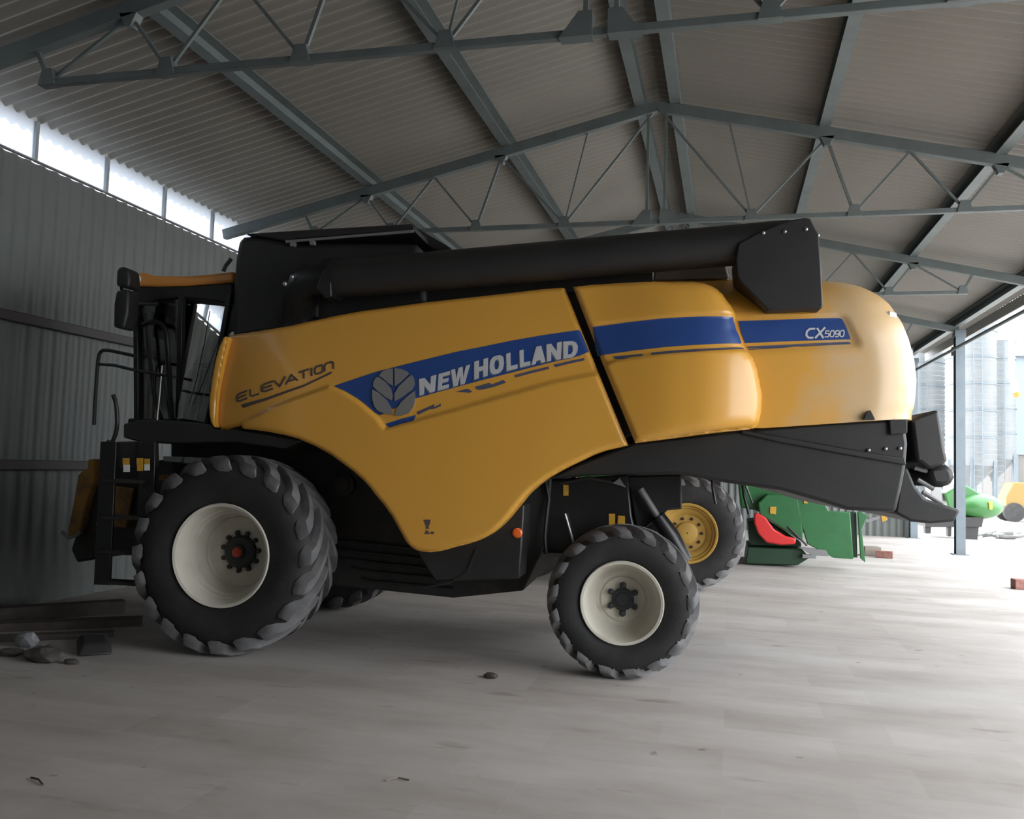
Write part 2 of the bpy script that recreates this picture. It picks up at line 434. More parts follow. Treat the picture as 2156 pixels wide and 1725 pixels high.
# roof trusses
BZ = 5.12
BN = [-3.84, -2.54, -1.26, 1.26, 2.54, 3.84, 5.08]
def build_truss(y, label):
    t = thing('roof_truss', label, 'roof truss', (XC, y, 0), 0, 'steel roof trusses')
    X0, X1 = XL-XC+.02, XR-XC-.02
    cz = lambda x: 6.76-SL*abs(x)-.03
    for s, xe in ((-1, X0), (1, X1)):
        mb = MB(); mb.bar((0, 0, cz(0)), (xe, 0, cz(xe)), .10, .15); mb.build('top_chord', 'steel', t, bevel=.006)
    mb = MB(); mb.bar((-5.1, 0, BZ), (5.1, 0, BZ), .065, .065); mb.build('bottom_chord', 'steel', t, bevel=.006)
    for s in (-1, 1):
        tops = [2.2, 3.21, 4.25, 5.24]; bots = [1.26, 2.54, 3.84, 5.08]
        prs = [(.06, 1.26, .022), (.96, 1.26, .016), (2.2, 1.26, .022), (2.2, 2.54, .026), (3.21, 2.54, .022), (3.21, 3.84, .022), (4.25, 3.84, .022), (4.25, 5.08, .022), (5.24, 5.08, .03), (.12, .12, .03)]
        for a, b, r in prs:
            mb = MB(); mb.bar((s*a, 0, cz(a)-.06), (s*b, 0, BZ+.02), r*1.3, r*1.3); mb.build('brace', 'steel', t)
        for b in bots:
            mb = MB(); mb.prism([(s*b-.09, BZ-.03), (s*b+.09, BZ-.03), (s*b+.05, BZ+.12), (s*b-.05, BZ+.12)], -.05, .05); mb.build('gusset_plate', 'steel', t)
        for a in (2.2, 4.25):
            mb = MB(); z = cz(a); mb.prism([(s*a-.09, z-.05), (s*a+.09, z-.05), (s*a+.03, z-.17), (s*a-.03, z-.17)], -.05, .05); mb.build('gusset_plate', 'steel', t)
        mb = MB(); mb.prism([(s*.06, BZ-.04), (s*.32, BZ-.04), (s*.17, BZ+.16), (s*.06, BZ+.16)], -.06, .06); mb.build('splice_plate', 'steel', t)
    return t
for y, lab in zip(TR, ('nearest steel roof truss, bottom chord crossing the top of the view', 'second nearest roof truss, spanning just above the black unloading tube',
                       'third roof truss, partly hidden behind the unloading tube', 'farthest visible roof truss, deep in the hall by the open side')):
    build_truss(y, lab)

# posts on the open right side
for y, lab, seen in ((22.2, 'blue-grey steel post standing clear at the right, before the silo', 1), (27.38, 'blue-grey steel post behind the harvester tail, at the far hall corner', 1)):
    p = thing('steel_post', lab, 'post', (XR, y, 0), 0, 'posts of the open right side'); p['kind'] = 'thing'
    mb = MB()
    mb.box(-.10, .10, -.11, -.095, 0, 5.1).box(-.10, .10, .095, .11, 0, 5.1).box(-.005, .005, -.095, .095, 0, 5.1).build('shaft', 'galv', p)
    mb = MB(); mb.box(-.17, .17, -.15, .15, 0, .02).build('base_plate', 'galv', p)
    mb = MB(); mb.box(-.12, .12, -.13, .13, 5.1, 5.25).build('cap_plate', 'galv', p)
    mb = MB(); mb.box(-.16, -.1, -.06, .06, 4.66, 4.86).build('bracket', 'darkmetal', p)
for y in (6.45, 11.7, 16.95):
    p = thing('steel_post', 'blue-grey steel post of the open right side, beyond the right edge of the view', 'post', (XR, y, 0), 0, 'posts of the open right side'); p['kind'] = 'thing'
    mb = MB(); mb.box(-.10, .10, -.11, -.095, 0, 5.1).box(-.10, .10, .095, .11, 0, 5.1).box(-.005, .005, -.095, .095, 0, 5.1).box(-.12, .12, -.13, .13, 5.1, 5.25).build('shaft', 'galv', p)
mb = MB(); mb.tube([(XR-.20, Y0+1, 4.76), (XR-.20, Y1-.3, 4.76)], .038, 10)
tag(mb.build('hanging_rail', 'steel'), 'thin steel pipe running along the open side below the eaves beam', 'rail')

# ------------------------------------------------------------------ wheels
def tyre(mb, R, Rr, w, N, sweep, lug, lw):
    h = w/2; D = R-Rr; Rb = R-lug
    prof = [(Rr-.02, .74*h), (Rr, .86*h), (Rr+.03, .93*h), (Rr+.22*D, 1.0*h), (Rr+.42*D, 1.03*h), (Rr+.6*D, 1.0*h), (Rr+.72*D, .93*h), (Rb-.03, .84*h), (Rb-.005, .74*h), (Rb+.004, .4*h), (Rb+.008, 0)]
    full = prof+[(r, -a) for r, a in prof[-2::-1]]
    mb.lathe(full, 96, cap=False)
    out = MB(); body, mb = mb, out
    stn = [(-.05, R, Rb-.02), (.16, R, Rb-.02), (.4, R, Rb-.02), (.62, R-.004, Rb-.02), (.82, R-.012, Rb-.03), (.98, R-.04, Rb-.06), (1.035, Rr+.80*D, Rr+.70*D), (1.03, Rr+.70*D, Rr+.66*D)]
    wid = [1.0, 1.0, 1.02, 1.08, 1.2, 1.3, 1.15, .7]
    for s in (-1, 1):
        for k in range(N):
            t0 = 2*PI*(k+(.5 if s > 0 else 0))/N; ring = []
            for (af, ro, ri), wf in zip(stn, wid):
                a = af*h*s; tt = (af+.05)/1.08
                th = t0-sweep*(tt**.85); dw = lw*wf/2/R
                qs = []
                for rr, dd in ((ri, 1.25), (ro, .8), (ro, -.8), (ri, -1.25)):
                    an = th+dd*dw; qs.append(mb.bm.verts.new((-rr*math.cos(an), a if rr == ro or af < .9 else a*.97, rr*math.sin(an))))
                ring.append(qs)
            for i in range(len(ring)-1):
                for j in range(3): mb.bm.faces.new((ring[i][j], ring[i][j+1], ring[i+1][j+1], ring[i+1][j]))
            mb.bm.faces.new(ring[0]); mb.bm.faces.new(ring[-1][::-1])
    return out

def bolts(mb, n, R, r, y0, y1, ph=0, seg=8):
    for k in range(n):
        a = 2*PI*k/n+ph; mb.lathe([(r, y0), (r, y1), (r*.6, y1+.006)], seg, (R*math.cos(a), 0, R*math.sin(a)))

def wheel_front(parent, loc, flip):
    R, Rr, w = .885, .445, .62
    mb = MB(); h = w/2
    mb.lathe([(Rr-.015, h*.80), (Rr+.012, h*.95), (Rr+.004, h*1.0), (Rr-.018, h*.97), (Rr-.03, h*.80), (Rr-.045, h*.66), (Rr-.05, h*.50), (Rr-.064, h*.47), (Rr-.07, h*.30), (Rr-.09, h*.27), (Rr-.098, .0), (.325, -.055), (.318, -.05), (.312, -.075), (.305, -.085), (.16, -.10), (0.02, -.10),
              (.02, -.12), (.32, -.11), (Rr-.07, -.1), (Rr-.06, -h*.8), (Rr+.01, -h*.95), (Rr-.015, -h*.80)], 96, close=True)
    wh = mb.build('wheel', 'cream', parent); wh.location = loc; wh.rotation_euler = (0, 0, PI if flip else 0)
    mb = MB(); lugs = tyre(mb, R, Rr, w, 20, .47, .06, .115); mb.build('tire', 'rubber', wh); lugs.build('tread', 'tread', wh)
    mb = MB(); mb.lathe([(.148, -.11), (.148, -.06), (.13, -.045), (.07, -.04), (.065, -.02), (0.005, -.018)], 32); bolts(mb, 11, .175, .022, -.105, -.07, .2)
    for k in range(11):
        a = 2*PI*k/11+.2; mb.bar((.13*math.cos(a), -.085, .13*math.sin(a)), (.178*math.cos(a), -.085, .178*math.sin(a)), .034, .034)
    mb.build('hub', 'hub', wh)
    mb = MB(); mb.lathe([(.045, -.02), (.045, .0), (.03, .008), (.002, .009)], 20); mb.build('hub_cap', 'red', wh)
    return wh

def wheel_rear(parent, loc, flip, rz=0):
    R, Rr, w = .64, .338, .44
    h = w/2; mb = MB()
    mb.lathe([(Rr-.012, h*.78), (Rr+.012, h*.95), (Rr+.004, h*1.02), (Rr-.016, h*1.0), (Rr-.024, h*.84), (Rr-.04, h*.6), (Rr-.05, h*.3), (Rr-.075, -.01), (.235, -.05), (.20, -.055), (.185, -.04), (.12, -.04), (0.02, -.04),
              (.02, -.07), (.26, -.07), (Rr-.05, -.09), (Rr-.05, -h*.8), (Rr+.01, -h*.95), (Rr-.012, -h*.78)], 80, close=True)
    wh = mb.build('wheel', 'cream', parent); wh.location = loc; wh.rotation_euler = (0, 0, (PI if flip else 0)+rz)
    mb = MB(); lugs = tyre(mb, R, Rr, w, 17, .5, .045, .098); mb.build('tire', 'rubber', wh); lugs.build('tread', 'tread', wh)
    mb = MB(); mb.lathe([(.095, -.045), (.095, -.01), (.085, .0), (.06, .0), (.055, .012), (.005, .014)], 28)
    for k in range(6):
        a = 2*PI*k/6+PI/6; mb.bar((.05*math.cos(a), -.025, .05*math.sin(a)), (.125*math.cos(a), -.025, .135*math.sin(a)), .055, .04)
    bolts(mb, 6, .122, .024, -.04, .005, PI/6); mb.build('hub', 'hub', wh)
    return wh

# ------------------------------------------------------------------ the combine harvester
DL = math.radians(4.5)
CB = thing('combine_harvester', 'large yellow combine harvester with blue stripe, parked facing the left wall', 'combine harvester', (-4.389, 8.398, 0), PI+DL)

def base_front(x, z):
    return 1.50 - .11*max(0, z-2.1)**2 - .06*max(0, 1.7-z)**2 - .22*max(0, x+.55)**2
def base_rear(x, z):
    t = min(1, max(0, (-3.1-x)/.8))
    return 1.53 + .09*t*t*(3-2*t) - .13*max(0, z-2.3)**2 - .04*max(0, 1.9-z)**2 - .5*max(0, -4.0-x)**2

def vec(fn): return lambda P: np.array([fn(x, z) for x, z in P])
OUT_A = [(0.215, 2.884), (0.008, 2.898), (-0.193, 2.921), (-0.406, 2.952), (-0.606, 2.996), (-0.824, 3.046), (-1.086, 3.095), (-1.347, 3.131), (-1.622, 3.171), (-1.925, 3.206), (-2.125, 3.228), (-2.456, 3.267), (-2.701, 3.297), (-2.895, 3.312), (-2.956, 3.178), (-3.056, 2.939), (-3.158, 2.699), (-3.265, 2.449), (-3.391, 2.156), (-3.482, 1.947), (-3.303, 1.901), (-3.201, 1.863), (-3.092, 1.805), (-2.990, 1.754), (-2.896, 1.700), (-2.817, 1.649), (-2.746, 1.595), (-2.691, 1.546), (-2.648, 1.501), (-2.601, 1.439), (-2.550, 1.374), (-2.503, 1.312), (-2.452, 1.254), (-2.404, 1.208), (-2.352, 1.166), (-2.303, 1.136), (-2.250, 1.109), (-2.152, 1.073), (-2.045, 1.043), (-1.967, 1.016), (-1.888, 0.996), (-1.817, 0.986), (-1.750, 0.989), (-1.699, 0.999), (-1.661, 1.018), (-1.631, 1.041), (-1.605, 1.072), (-1.544, 1.171), (-1.478, 1.279), (-1.416, 1.358), (-1.350, 1.429), (-1.279, 1.513), (-1.203, 1.588), (-1.123, 1.652), (-1.033, 1.711), (-0.912, 1.790), (-0.759, 1.865), (-0.593, 1.928), (-0.462, 1.958), (-0.322, 1.981), (-0.186, 1.995), (-0.050, 2.006), (-0.028, 2.014), (-0.027, 2.036), (0.035, 2.026), (0.125, 2.004), (0.213, 1.986), (0.256, 2.016), (0.270, 2.059), (0.274, 2.191), (0.280, 2.366), (0.275, 2.566), (0.261, 2.745), (0.244, 2.849)]
LOW_A = [(-0.026, 2.053), (-0.310, 2.188), (-0.543, 2.280), (-0.863, 2.396), (-0.988, 2.356), (-1.115, 2.286), (-1.214, 2.209), (-1.309, 2.136), (-1.394, 2.039), (-1.664, 2.111), (-2.022, 2.216), (-2.507, 2.364), (-2.865, 2.471), (-3.144, 2.528), (-3.380, 2.571), (-3.626, 2.098), (-3.555, 1.783), (-2.625, 0.879), (-1.379, 0.816), (0.118, 1.888)]
FA0 = vec(base_front)
def FA(P): return FA0(P)+.032*region(P, LOW_A, .055)-edge_round(P, OUT_A, .045)
pA = sheet('side_panel', OUT_A, FA, 'yellow', CB, rim=.16, step=.018)

STRIPE_A = [(-0.902, 2.401), (-1.285, 2.533), (-1.636, 2.626), (-1.994, 2.718), (-2.243, 2.770), (-2.485, 2.823), (-2.766, 2.875), (-3.045, 2.918), (-3.057, 2.910), (-3.137, 2.728), (-3.054, 2.690), (-2.778, 2.621), (-2.499, 2.544), (-2.259, 2.479), (-2.013, 2.409), (-1.818, 2.352), (-1.655, 2.304), (-1.597, 2.274), (-1.506, 2.235), (-1.414, 2.188), (-1.338, 2.149), (-1.294, 2.173), (-1.213, 2.238), (-1.123, 2.299), (-1.014, 2.356)]
sheet('stripe', STRIPE_A, FA, 'blue', pA, lift=.005)
dash = [[(-1.389, 2.076), (-1.532, 2.124), (-1.662, 2.160), (-1.647, 2.110), (-1.534, 2.079), (-1.433, 2.044)], [(-1.665, 2.185), (-1.761, 2.228), (-1.823, 2.258), (-1.820, 2.229), (-1.877, 2.263), (-1.895, 2.247), (-1.812, 2.212), (-1.783, 2.212), (-1.679, 2.160)], [(-1.998, 2.364), (-2.109, 2.398), (-2.152, 2.370), (-2.070, 2.340), (-2.124, 2.362)],
        [(-2.171, 2.412), (-2.294, 2.451), (-2.319, 2.435), (-2.416, 2.477), (-2.442, 2.453), (-2.337, 2.414), (-2.255, 2.393), (-2.189, 2.383)], [(-2.509, 2.519), (-2.658, 2.562), (-2.799, 2.597), (-2.808, 2.576), (-2.659, 2.538), (-2.514, 2.495)], [(-2.843, 2.614), (-2.979, 2.648), (-3.099, 2.674), (-3.103, 2.653), (-2.980, 2.624), (-2.852, 2.589)]]
for i, d in enumerate(dash): sheet('worn_stripe', d, FA, 'slate' if i else 'blue', pA, lift=.003)

# --- lettering built from hand-drawn capital outlines (unit box)
GL = {
 'N': ([(0, 0), (0, 1), (.31, 1), (.70, .47), (.70, 1), (1, 1), (1, 0), (.69, 0), (.30, .53), (.30, 0)],),
 'E': ([(0, 0), (0, 1), (1, 1), (1, .78), (.36, .78), (.36, .61), (.92, .61), (.92, .40), (.36, .40), (.36, .22), (1, .22), (1, 0)],),
 'W': ([(0, 1), (.21, 1), (.31, .38), (.41, 1), (.61, 1), (.70, .38), (.80, 1), (1, 1), (.83, 0), (.60, 0), (.51, .55), (.41, 0), (.18, 0)],),
 'H': ([(0, 0), (0, 1), (.33, 1), (.33, .62), (.67, .62), (.67, 1), (1, 1), (1, 0), (.67, 0), (.67, .38), (.33, .38), (.33, 0)],),
 'L': ([(0, 0), (0, 1), (.38, 1), (.38, .23), (1, .23), (1, 0)],),
 'A': ([(0, 0), (.34, 1), (.66, 1), (1, 0), (.70, 0), (.64, .18), (.36, .18), (.30, 0)],),
 'D': ([(0, 0), (0, 1), (.58, 1), (.84, .90), (.98, .70), (1, .5), (.98, .30), (.84, .10), (.58, 0), (.2, 0), (.33, .22), (.55, .22), (.65, .34), (.67, .5), (.65, .66), (.55, .78), (.33, .78), (.33, .22), (.2, 0)],),
 'O': ([(.5, 0), (.25, .03), (.07, .17), (0, .5), (.07, .83), (.25, .97), (.5, 1), (.75, .97), (.93, .83), (1, .5), (.93, .17), (.75, .03), (.501, 0), (.501, .22), (.62, .27), (.68, .5), (.62, .73), (.5, .78), (.38, .73), (.32, .5), (.38, .27), (.5, .22)],),
}
def word(quads, text):
    """each letter gets its own four-corner cell: bottom-left, bottom-right, top-right, top-left"""
    out = []
    for ch, q in zip(text, quads):
        q = np.array(q)
        for g in GL[ch]:
            out.append([tuple((1-s)*(1-t)*q[0]+s*(1-t)*q[1]+s*t*q[2]+(1-s)*t*q[3]) for s, t in g])
    return out
NH = [[(-1.688, 2.330), (-1.821, 2.367), (-1.826, 2.512), (-1.676, 2.471)], [(-1.846, 2.374), (-1.942, 2.400), (-1.946, 2.547), (-1.847, 2.519)], [(-1.958, 2.404), (-2.107, 2.446), (-2.119, 2.606), (-1.954, 2.554)],
      [(-2.164, 2.476), (-2.278, 2.510), (-2.274, 2.666), (-2.155, 2.631)], [(-2.295, 2.512), (-2.417, 2.545), (-2.413, 2.705), (-2.286, 2.670)], [(-2.441, 2.553), (-2.535, 2.577), (-2.523, 2.729), (-2.430, 2.703)], [(-2.555, 2.584), (-2.644, 2.607), (-2.633, 2.757), (-2.544, 2.733)],
      [(-2.652, 2.608), (-2.773, 2.636), (-2.774, 2.787), (-2.641, 2.757)], [(-2.785, 2.640), (-2.902, 2.662), (-2.904, 2.813), (-2.774, 2.787)], [(-2.922, 2.664), (-3.038, 2.682), (-3.045, 2.824), (-2.916, 2.813)]]
NHP = word(NH, 'NEWHOLLAND')
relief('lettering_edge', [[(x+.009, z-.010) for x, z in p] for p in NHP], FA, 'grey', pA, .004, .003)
relief('lettering', NHP, FA, 'silver', pA, .004, .008)

# emblem: six leaves
LEAF = [[(-1.314, 2.495), (-1.345, 2.538), (-1.395, 2.560), (-1.434, 2.562), (-1.444, 2.409), (-1.409, 2.429), (-1.345, 2.479)], [(-1.451, 2.567), (-1.512, 2.559), (-1.565, 2.536), (-1.583, 2.516), (-1.511, 2.443), (-1.462, 2.409)],
        [(-1.285, 2.476), (-1.306, 2.487), (-1.378, 2.441), (-1.429, 2.384), (-1.450, 2.311), (-1.443, 2.280), (-1.386, 2.308), (-1.296, 2.373), (-1.264, 2.406), (-1.269, 2.448)], [(-1.605, 2.510), (-1.628, 2.481), (-1.640, 2.429), (-1.617, 2.378), (-1.536, 2.312), (-1.469, 2.276), (-1.465, 2.345), (-1.496, 2.401), (-1.561, 2.469)],
        [(-1.261, 2.373), (-1.315, 2.350), (-1.396, 2.285), (-1.442, 2.213), (-1.454, 2.160), (-1.393, 2.163), (-1.324, 2.186), (-1.287, 2.227), (-1.266, 2.293)], [(-1.643, 2.370), (-1.651, 2.298), (-1.642, 2.234), (-1.602, 2.175), (-1.527, 2.149), (-1.480, 2.148), (-1.488, 2.206), (-1.529, 2.271), (-1.594, 2.330)]]
for i, lf in enumerate(LEAF): relief('emblem_leaf', [lf], FA, 'chrome', pA, .004, .014)

# ELEVATION, in strokes
def stroke_word(cells, glyphs, w):
    out = []
    for q, strokes in zip(cells, glyphs):
        q = np.array(q); B = lambda s, t: (1-s)*(1-t)*q[0]+s*(1-t)*q[1]+s*t*q[2]+(1-s)*t*q[3]
        for stv in strokes: out.append(ribbon([B(s, t) for s, t in stv], w))
    return out
def cells(b0, b1, t0, t1, spans):
    b0, b1, t0, t1 = [np.array(v) for v in (b0, b1, t0, t1)]
    return [[b0+(b1-b0)*a, b0+(b1-b0)*b, t0+(t1-t0)*b, t0+(t1-t0)*a] for a, b in spans]
eE = [[(1, .95), (.25, .95), (0, .75), (0, .25), (.25, .05), (1, .05)], [(0.05, .5), (.9, .5)]]
gl = [eE, [[(0.05, 1), (.05, .25), (.25, .05), (1, .05)]], eE, [[(0, 1), (.5, .05), (1, 1)]], [[(0, 0), (.5, .95), (1, 0)], [(.25, .28), (.78, .28)]], [[(0, .95), (1, .95)], [(.5, .95), (.5, 0)]], [[(.5, 0), (.5, 1)]],
      [[(.2, .05), (.8, .05), (1, .25), (1, .75), (.8, .95), (.2, .95), (0, .75), (0, .25), (.2, .05)]], [[(0, 0), (0, .75), (.2, .95), (.8, .95), (1, .75), (1, 0)]]]
EB = [(0.039, 2.242), (-0.885, 2.553), (0.051, 2.316), (-0.879, 2.626)]
sp = [(0, .12), (.15, .25), (.28, .40), (.41, .53), (.53, .65), (.66, .76), (.775, .80), (.82, .90), (.915, 1)]
relief('lettering', stroke_word(cells(*EB, sp), gl, .017), FA, 'ink', pA, .003, .002)
sheet('lettering_rule', [(-0.009, 2.224), (-0.265, 2.286), (-0.622, 2.409), (-0.870, 2.532), (-0.880, 2.515), (-0.624, 2.388), (-0.267, 2.260), (-0.043, 2.194), (-0.011, 2.203)], FA, 'ink', pA, lift=.003)
# small printed warning mark low on the panel
relief('printed_mark', [[(-1.774, 1.266), (-1.832, 1.269), (-1.825, 1.228), (-1.813, 1.211), (-1.822, 1.191), (-1.788, 1.190), (-1.796, 1.215), (-1.783, 1.234)], [(-1.781, 1.145), (-1.801, 1.182), (-1.827, 1.147)], [(-1.835, 1.168), (-1.864, 1.169), (-1.864, 1.149), (-1.835, 1.147)]], FA, 'ink', pA, .003, .001)

# front corner panel
OUT_F = [(0.207, 2.841), (0.184, 2.850), (0.165, 2.837), (0.186, 2.728), (0.214, 2.553), (0.236, 2.380), (0.246, 2.228), (0.244, 2.098), (0.234, 2.012), (0.257, 2.016), (0.287, 2.054), (0.310, 2.132), (0.318, 2.270), (0.305, 2.444), (0.278, 2.618), (0.244, 2.758)]
def FF(P): return np.array([1.43-.9*max(0, x-.25)**2 for x, z in P])-edge_round(P, OUT_F, .022)
sheet('corner_panel', OUT_F, FF, 'yellow', CB, rim=.25, step=.012)

# rear side panel
OUT_B = [(-2.975, 3.305), (-3.158, 3.326), (-3.361, 3.333), (-3.561, 3.335), (-3.757, 3.338), (-3.959, 3.344), (-4.048, 3.339), (-4.110, 3.323), (-4.164, 3.299), (-4.207, 3.267), (-4.245, 3.227), (-4.276, 3.179), (-4.311, 3.136), (-4.338, 3.088), (-4.346, 3.052), (-4.342, 3.003), (-4.349, 2.939), (-4.381, 2.884), (-4.416, 2.807), (-4.455, 2.750), (-4.491, 2.701), (-4.523, 2.617), (-4.547, 2.513), (-4.563, 2.440), (-4.572, 2.366), (-4.569, 2.285), (-4.558, 2.203), (-4.539, 2.151), (-4.511, 2.123), (-4.480, 2.110), (-4.441, 2.104), (-4.269, 2.082), (-4.081, 2.053), (-3.781, 2.004), (-3.541, 1.966), (-3.431, 2.220), (-3.327, 2.460), (-3.230, 2.684), (-3.134, 2.922), (-3.044, 3.141)]
BAND_B = [(-2.972, 2.947), (-3.173, 2.955), (-3.491, 2.990), (-3.763, 3.015), (-4.069, 3.033), (-4.377, 3.046), (-4.702, 3.070), (-4.698, 2.752), (-4.377, 2.749), (-4.071, 2.729), (-3.768, 2.707), (-3.381, 2.651), (-2.988, 2.521)]
FB0 = vec(base_rear)
def FB(P): return FB0(P)-.03*region(P, BAND_B, .05)-edge_round(P, OUT_B, .05)-sstep((-3.55-P[:, 0])/.4)*edge_round(P, OUT_B, .12)*.75
pB = sheet('rear_side_panel', OUT_B, FB, 'yellow', CB, rim=.16, step=.02)
sheet('stripe', [(-3.161, 2.939), (-3.491, 2.978), (-3.763, 3.002), (-4.069, 3.018), (-4.319, 3.026), (-4.342, 2.954), (-4.369, 2.880), (-4.392, 2.805), (-4.071, 2.782), (-3.767, 2.759), (-3.497, 2.730), (-3.214, 2.692), (-3.187, 2.774), (-3.171, 2.889)], FB, 'blue', pB, lift=.006)
sheet('worn_stripe', [(-3.653, 2.712), (-3.844, 2.731), (-4.071, 2.747), (-4.400, 2.774), (-4.412, 2.759), (-4.071, 2.725), (-3.844, 2.707), (-3.661, 2.692)], FB, 'slate', pB, lift=.003)
sheet('worn_stripe', [(-3.341, 2.684), (-3.459, 2.694), (-3.595, 2.705), (-3.584, 2.685), (-3.499, 2.678), (-3.429, 2.659), (-3.350, 2.663)], FB, 'slate', pB, lift=.003)

# rear hood: lofted shell with rounded rear corners
RP = [(-5.084, 3.433), (-5.288, 3.450), (-5.422, 3.443), (-5.528, 3.390), (-5.608, 3.308), (-5.672, 3.212), (-5.713, 3.111), (-5.751, 3.039), (-5.803, 2.888), (-5.844, 2.721), (-5.863, 2.539), (-5.855, 2.400), (-5.844, 2.306), (-5.826, 2.250)]
rz_ = np.array([p[1] for p in RP])[::-1]; rx_ = np.array([p[0] for p in RP])[::-1]
ZB0, ZB1 = [(-4.585, 2.121), (-5.741, 2.228)]
ZT = float(rz_.max())
def hood_y(z): return 1.37-.42*(max(0, z-2.85)/max(.01, ZT-2.85))**3-.03*max(0, 2.3-z)
REC = [(-4.154, 3.035), (-4.537, 3.040), (-4.913, 3.052), (-5.180, 3.060), (-5.221, 3.041), (-5.284, 2.913), (-5.328, 2.808), (-4.915, 2.786), (-4.540, 2.767), (-4.158, 2.748)]
def FH(P): return np.array([hood_y(z) for x, z in P])-.03*region(P, REC, .05)
def make_hood():
    mb = MB(); nz = 46; rows = []
    for i in range(nz+1):
        t = i/nz; row = []
        zr = 2.0+(ZT-2.0)*t
        def zz(x):
            zb = ZB0[1]+(ZB1[1]-ZB0[1])*np.clip((x-ZB0[0])/(ZB1[0]-ZB0[0]), 0, 1); return zb+(ZT-zb)*(1-(1-t)**1.25)
        zc = zz(-5.3); xb = float(np.interp(zc, rz_, rx_)); ys = hood_y(zc); rc = .42
        if zc > rz_.max()-.001: xb = -5.0
        half = []
        for k in range(70):
            x = -3.55+(xb+rc+3.55)*k/70; half.append((x, ys))
        for k in range(13):
            a = PI/2*k/12; half.append((xb+rc-rc*math.sin(a), ys-rc+rc*math.cos(a)))
        for k in range(1, 7): half.append((xb, (ys-rc)*(1-k/6)))
        full = half+[(x, -y) for x, y in half[-2::-1]]
        P = np.array([(x, zz(x)) for x, y in full])
        rec = region(P, REC, .05)
        for j, (x, y) in enumerate(full):
            if abs(y) > ys-.02 and j < len(half): y -= .03*rec[j]
            row.append(mb.bm.verts.new((x, y, P[j][1])))
        rows.append(row)
    for i in range(nz):
        for j in range(len(rows[0])-1): mb.bm.faces.new((rows[i][j], rows[i][j+1], rows[i+1][j+1], rows[i+1][j]))
    mb.bm.faces.new(rows[-1]); mb.bm.faces.new(rows[0][::-1])
    return mb.build('rear_hood', 'hood', CB)
hd = make_hood()
sheet('stripe', [(-4.370, 3.013), (-4.690, 3.026), (-4.990, 3.038), (-5.171, 3.043), (-5.197, 3.031), (-5.223, 2.980), (-5.249, 2.906), (-5.264, 2.864), (-4.991, 2.854), (-4.692, 2.841), (-4.426, 2.827), (-4.395, 2.910)], FH, 'blue', hd, lift=.004)
sheet('worn_stripe', [(-4.442, 2.799), (-4.692, 2.813), (-4.991, 2.831), (-5.257, 2.844), (-5.265, 2.825), (-4.991, 2.807), (-4.692, 2.785), (-4.450, 2.768)], FH, 'slate', hd, lift=.004)
cx = [[[(1, .95), (.3, .95), (0, .7), (0, .3), (.3, .05), (.9, .05)]], [[(0, 0), (1, 1)], [(.1, 1), (.9, 0)]]]
d5 = [[(1, .95), (.1, .95), (.05, .55), (.9, .55), (1, .4), (1, .2), (.85, .05), (0, .05)]]; d0 = [[(.2, .05), (.8, .05), (1, .25), (1, .75), (.8, .95), (.2, .95), (0, .75), (0, .25), (.2, .05)]]
d9 = [[(.05, .05), (.85, .05), (1, .25), (1, .8), (.85, .95), (.2, .95), (0, .8), (0, .6), (.15, .45), (1, .45)]]
CXB = [(-4.911, 2.871), (-5.056, 2.872), (-4.921, 2.950), (-5.063, 2.962)]; NUM = [(-5.056, 2.880), (-5.211, 2.884), (-5.063, 2.934), (-5.218, 2.939)]
relief('lettering', stroke_word(cells(*CXB, [(0, .45), (.5, 1)]), cx, .016)+stroke_word(cells(*NUM, [(.02, .22), (.28, .47), (.53, .72), (.78, .97)]), [d5, d0, d9, d0], .009), FH, 'silver', hd, .005, .004)
LQ = [(-5.657, 3.086)][0]
_x = float(np.interp(LQ[1], rz_, rx_)); _y = hood_y(LQ[1]); _a = math.radians(48)
mb = MB(); mb.box(-.055, .055, -.02, .012, -.03, .03, Matrix.Rotation(_a, 3, 'Z')); lm = mb.build('marker_lamp', 'white', CB, bevel=.01)
lm.location = (_x+.42-.42*math.sin(_a), _y-.42+.42*math.cos(_a), LQ[1])
# notch bracket and latch at the hood's lower edge
mb = MB(); mb.prism([(-5.351, 2.203), (-5.379, 2.265), (-5.401, 2.281), (-5.423, 2.236), (-5.437, 2.205)], 1.36, 1.42); mb.build('latch', 'black', CB)

# far-side panels: the same shapes mirrored
for src in (pA, pB):
    o = bpy.data.objects.new(src.name.split('.')[0], src.data); COL.objects.link(o); o.parent = CB; o.scale = (1, -1, 1)

# body core behind the panels
mb = MB(); mb.prism([(0.186, 2.817), (-1.227, 3.085), (-2.902, 3.280), (-4.078, 3.334), (-4.395, 3.089), (-4.496, 2.767), (-4.522, 2.209), (-3.505, 2.033), (-2.942, 1.786), (-2.497, 1.423), (-2.170, 1.164), (-1.747, 1.063), (-1.524, 1.220), (-1.248, 1.545), (-0.924, 1.811), (-0.555, 1.974), (-0.184, 2.038), (0.098, 2.076)], -1.26, 1.26); mb.build('body_frame', 'black', CB, bevel=.02)
mb = MB(); mb.prism([(1.0, 1.92), (.95, 1.15), (.35, .80), (-.6, .58), (-1.9, .52), (-2.55, .62), (-2.75, 1.05), (-2.8, 1.95)], -.88, .88); mb.build('belly_housing', 'darkmetal', CB, bevel=.02)
for k in range(5):
    mb = MB(); y = .893; mb.tube([(-.55-.12*k, y, 1.02-.09*k), (-1.1, y+.01, .98-.085*k), (-1.9, y, .93-.08*k)], .014, 8); mb.build('hydraulic_hose', 'blackgloss', CB)
mb = MB(); mb.lathe([(.11, .88), (.11, .95), (.07, .96), (.07, .985), (.01, .985)], 28, (-.82, 0, 1.52)); mb.build('pulley', 'darkmetal', CB)

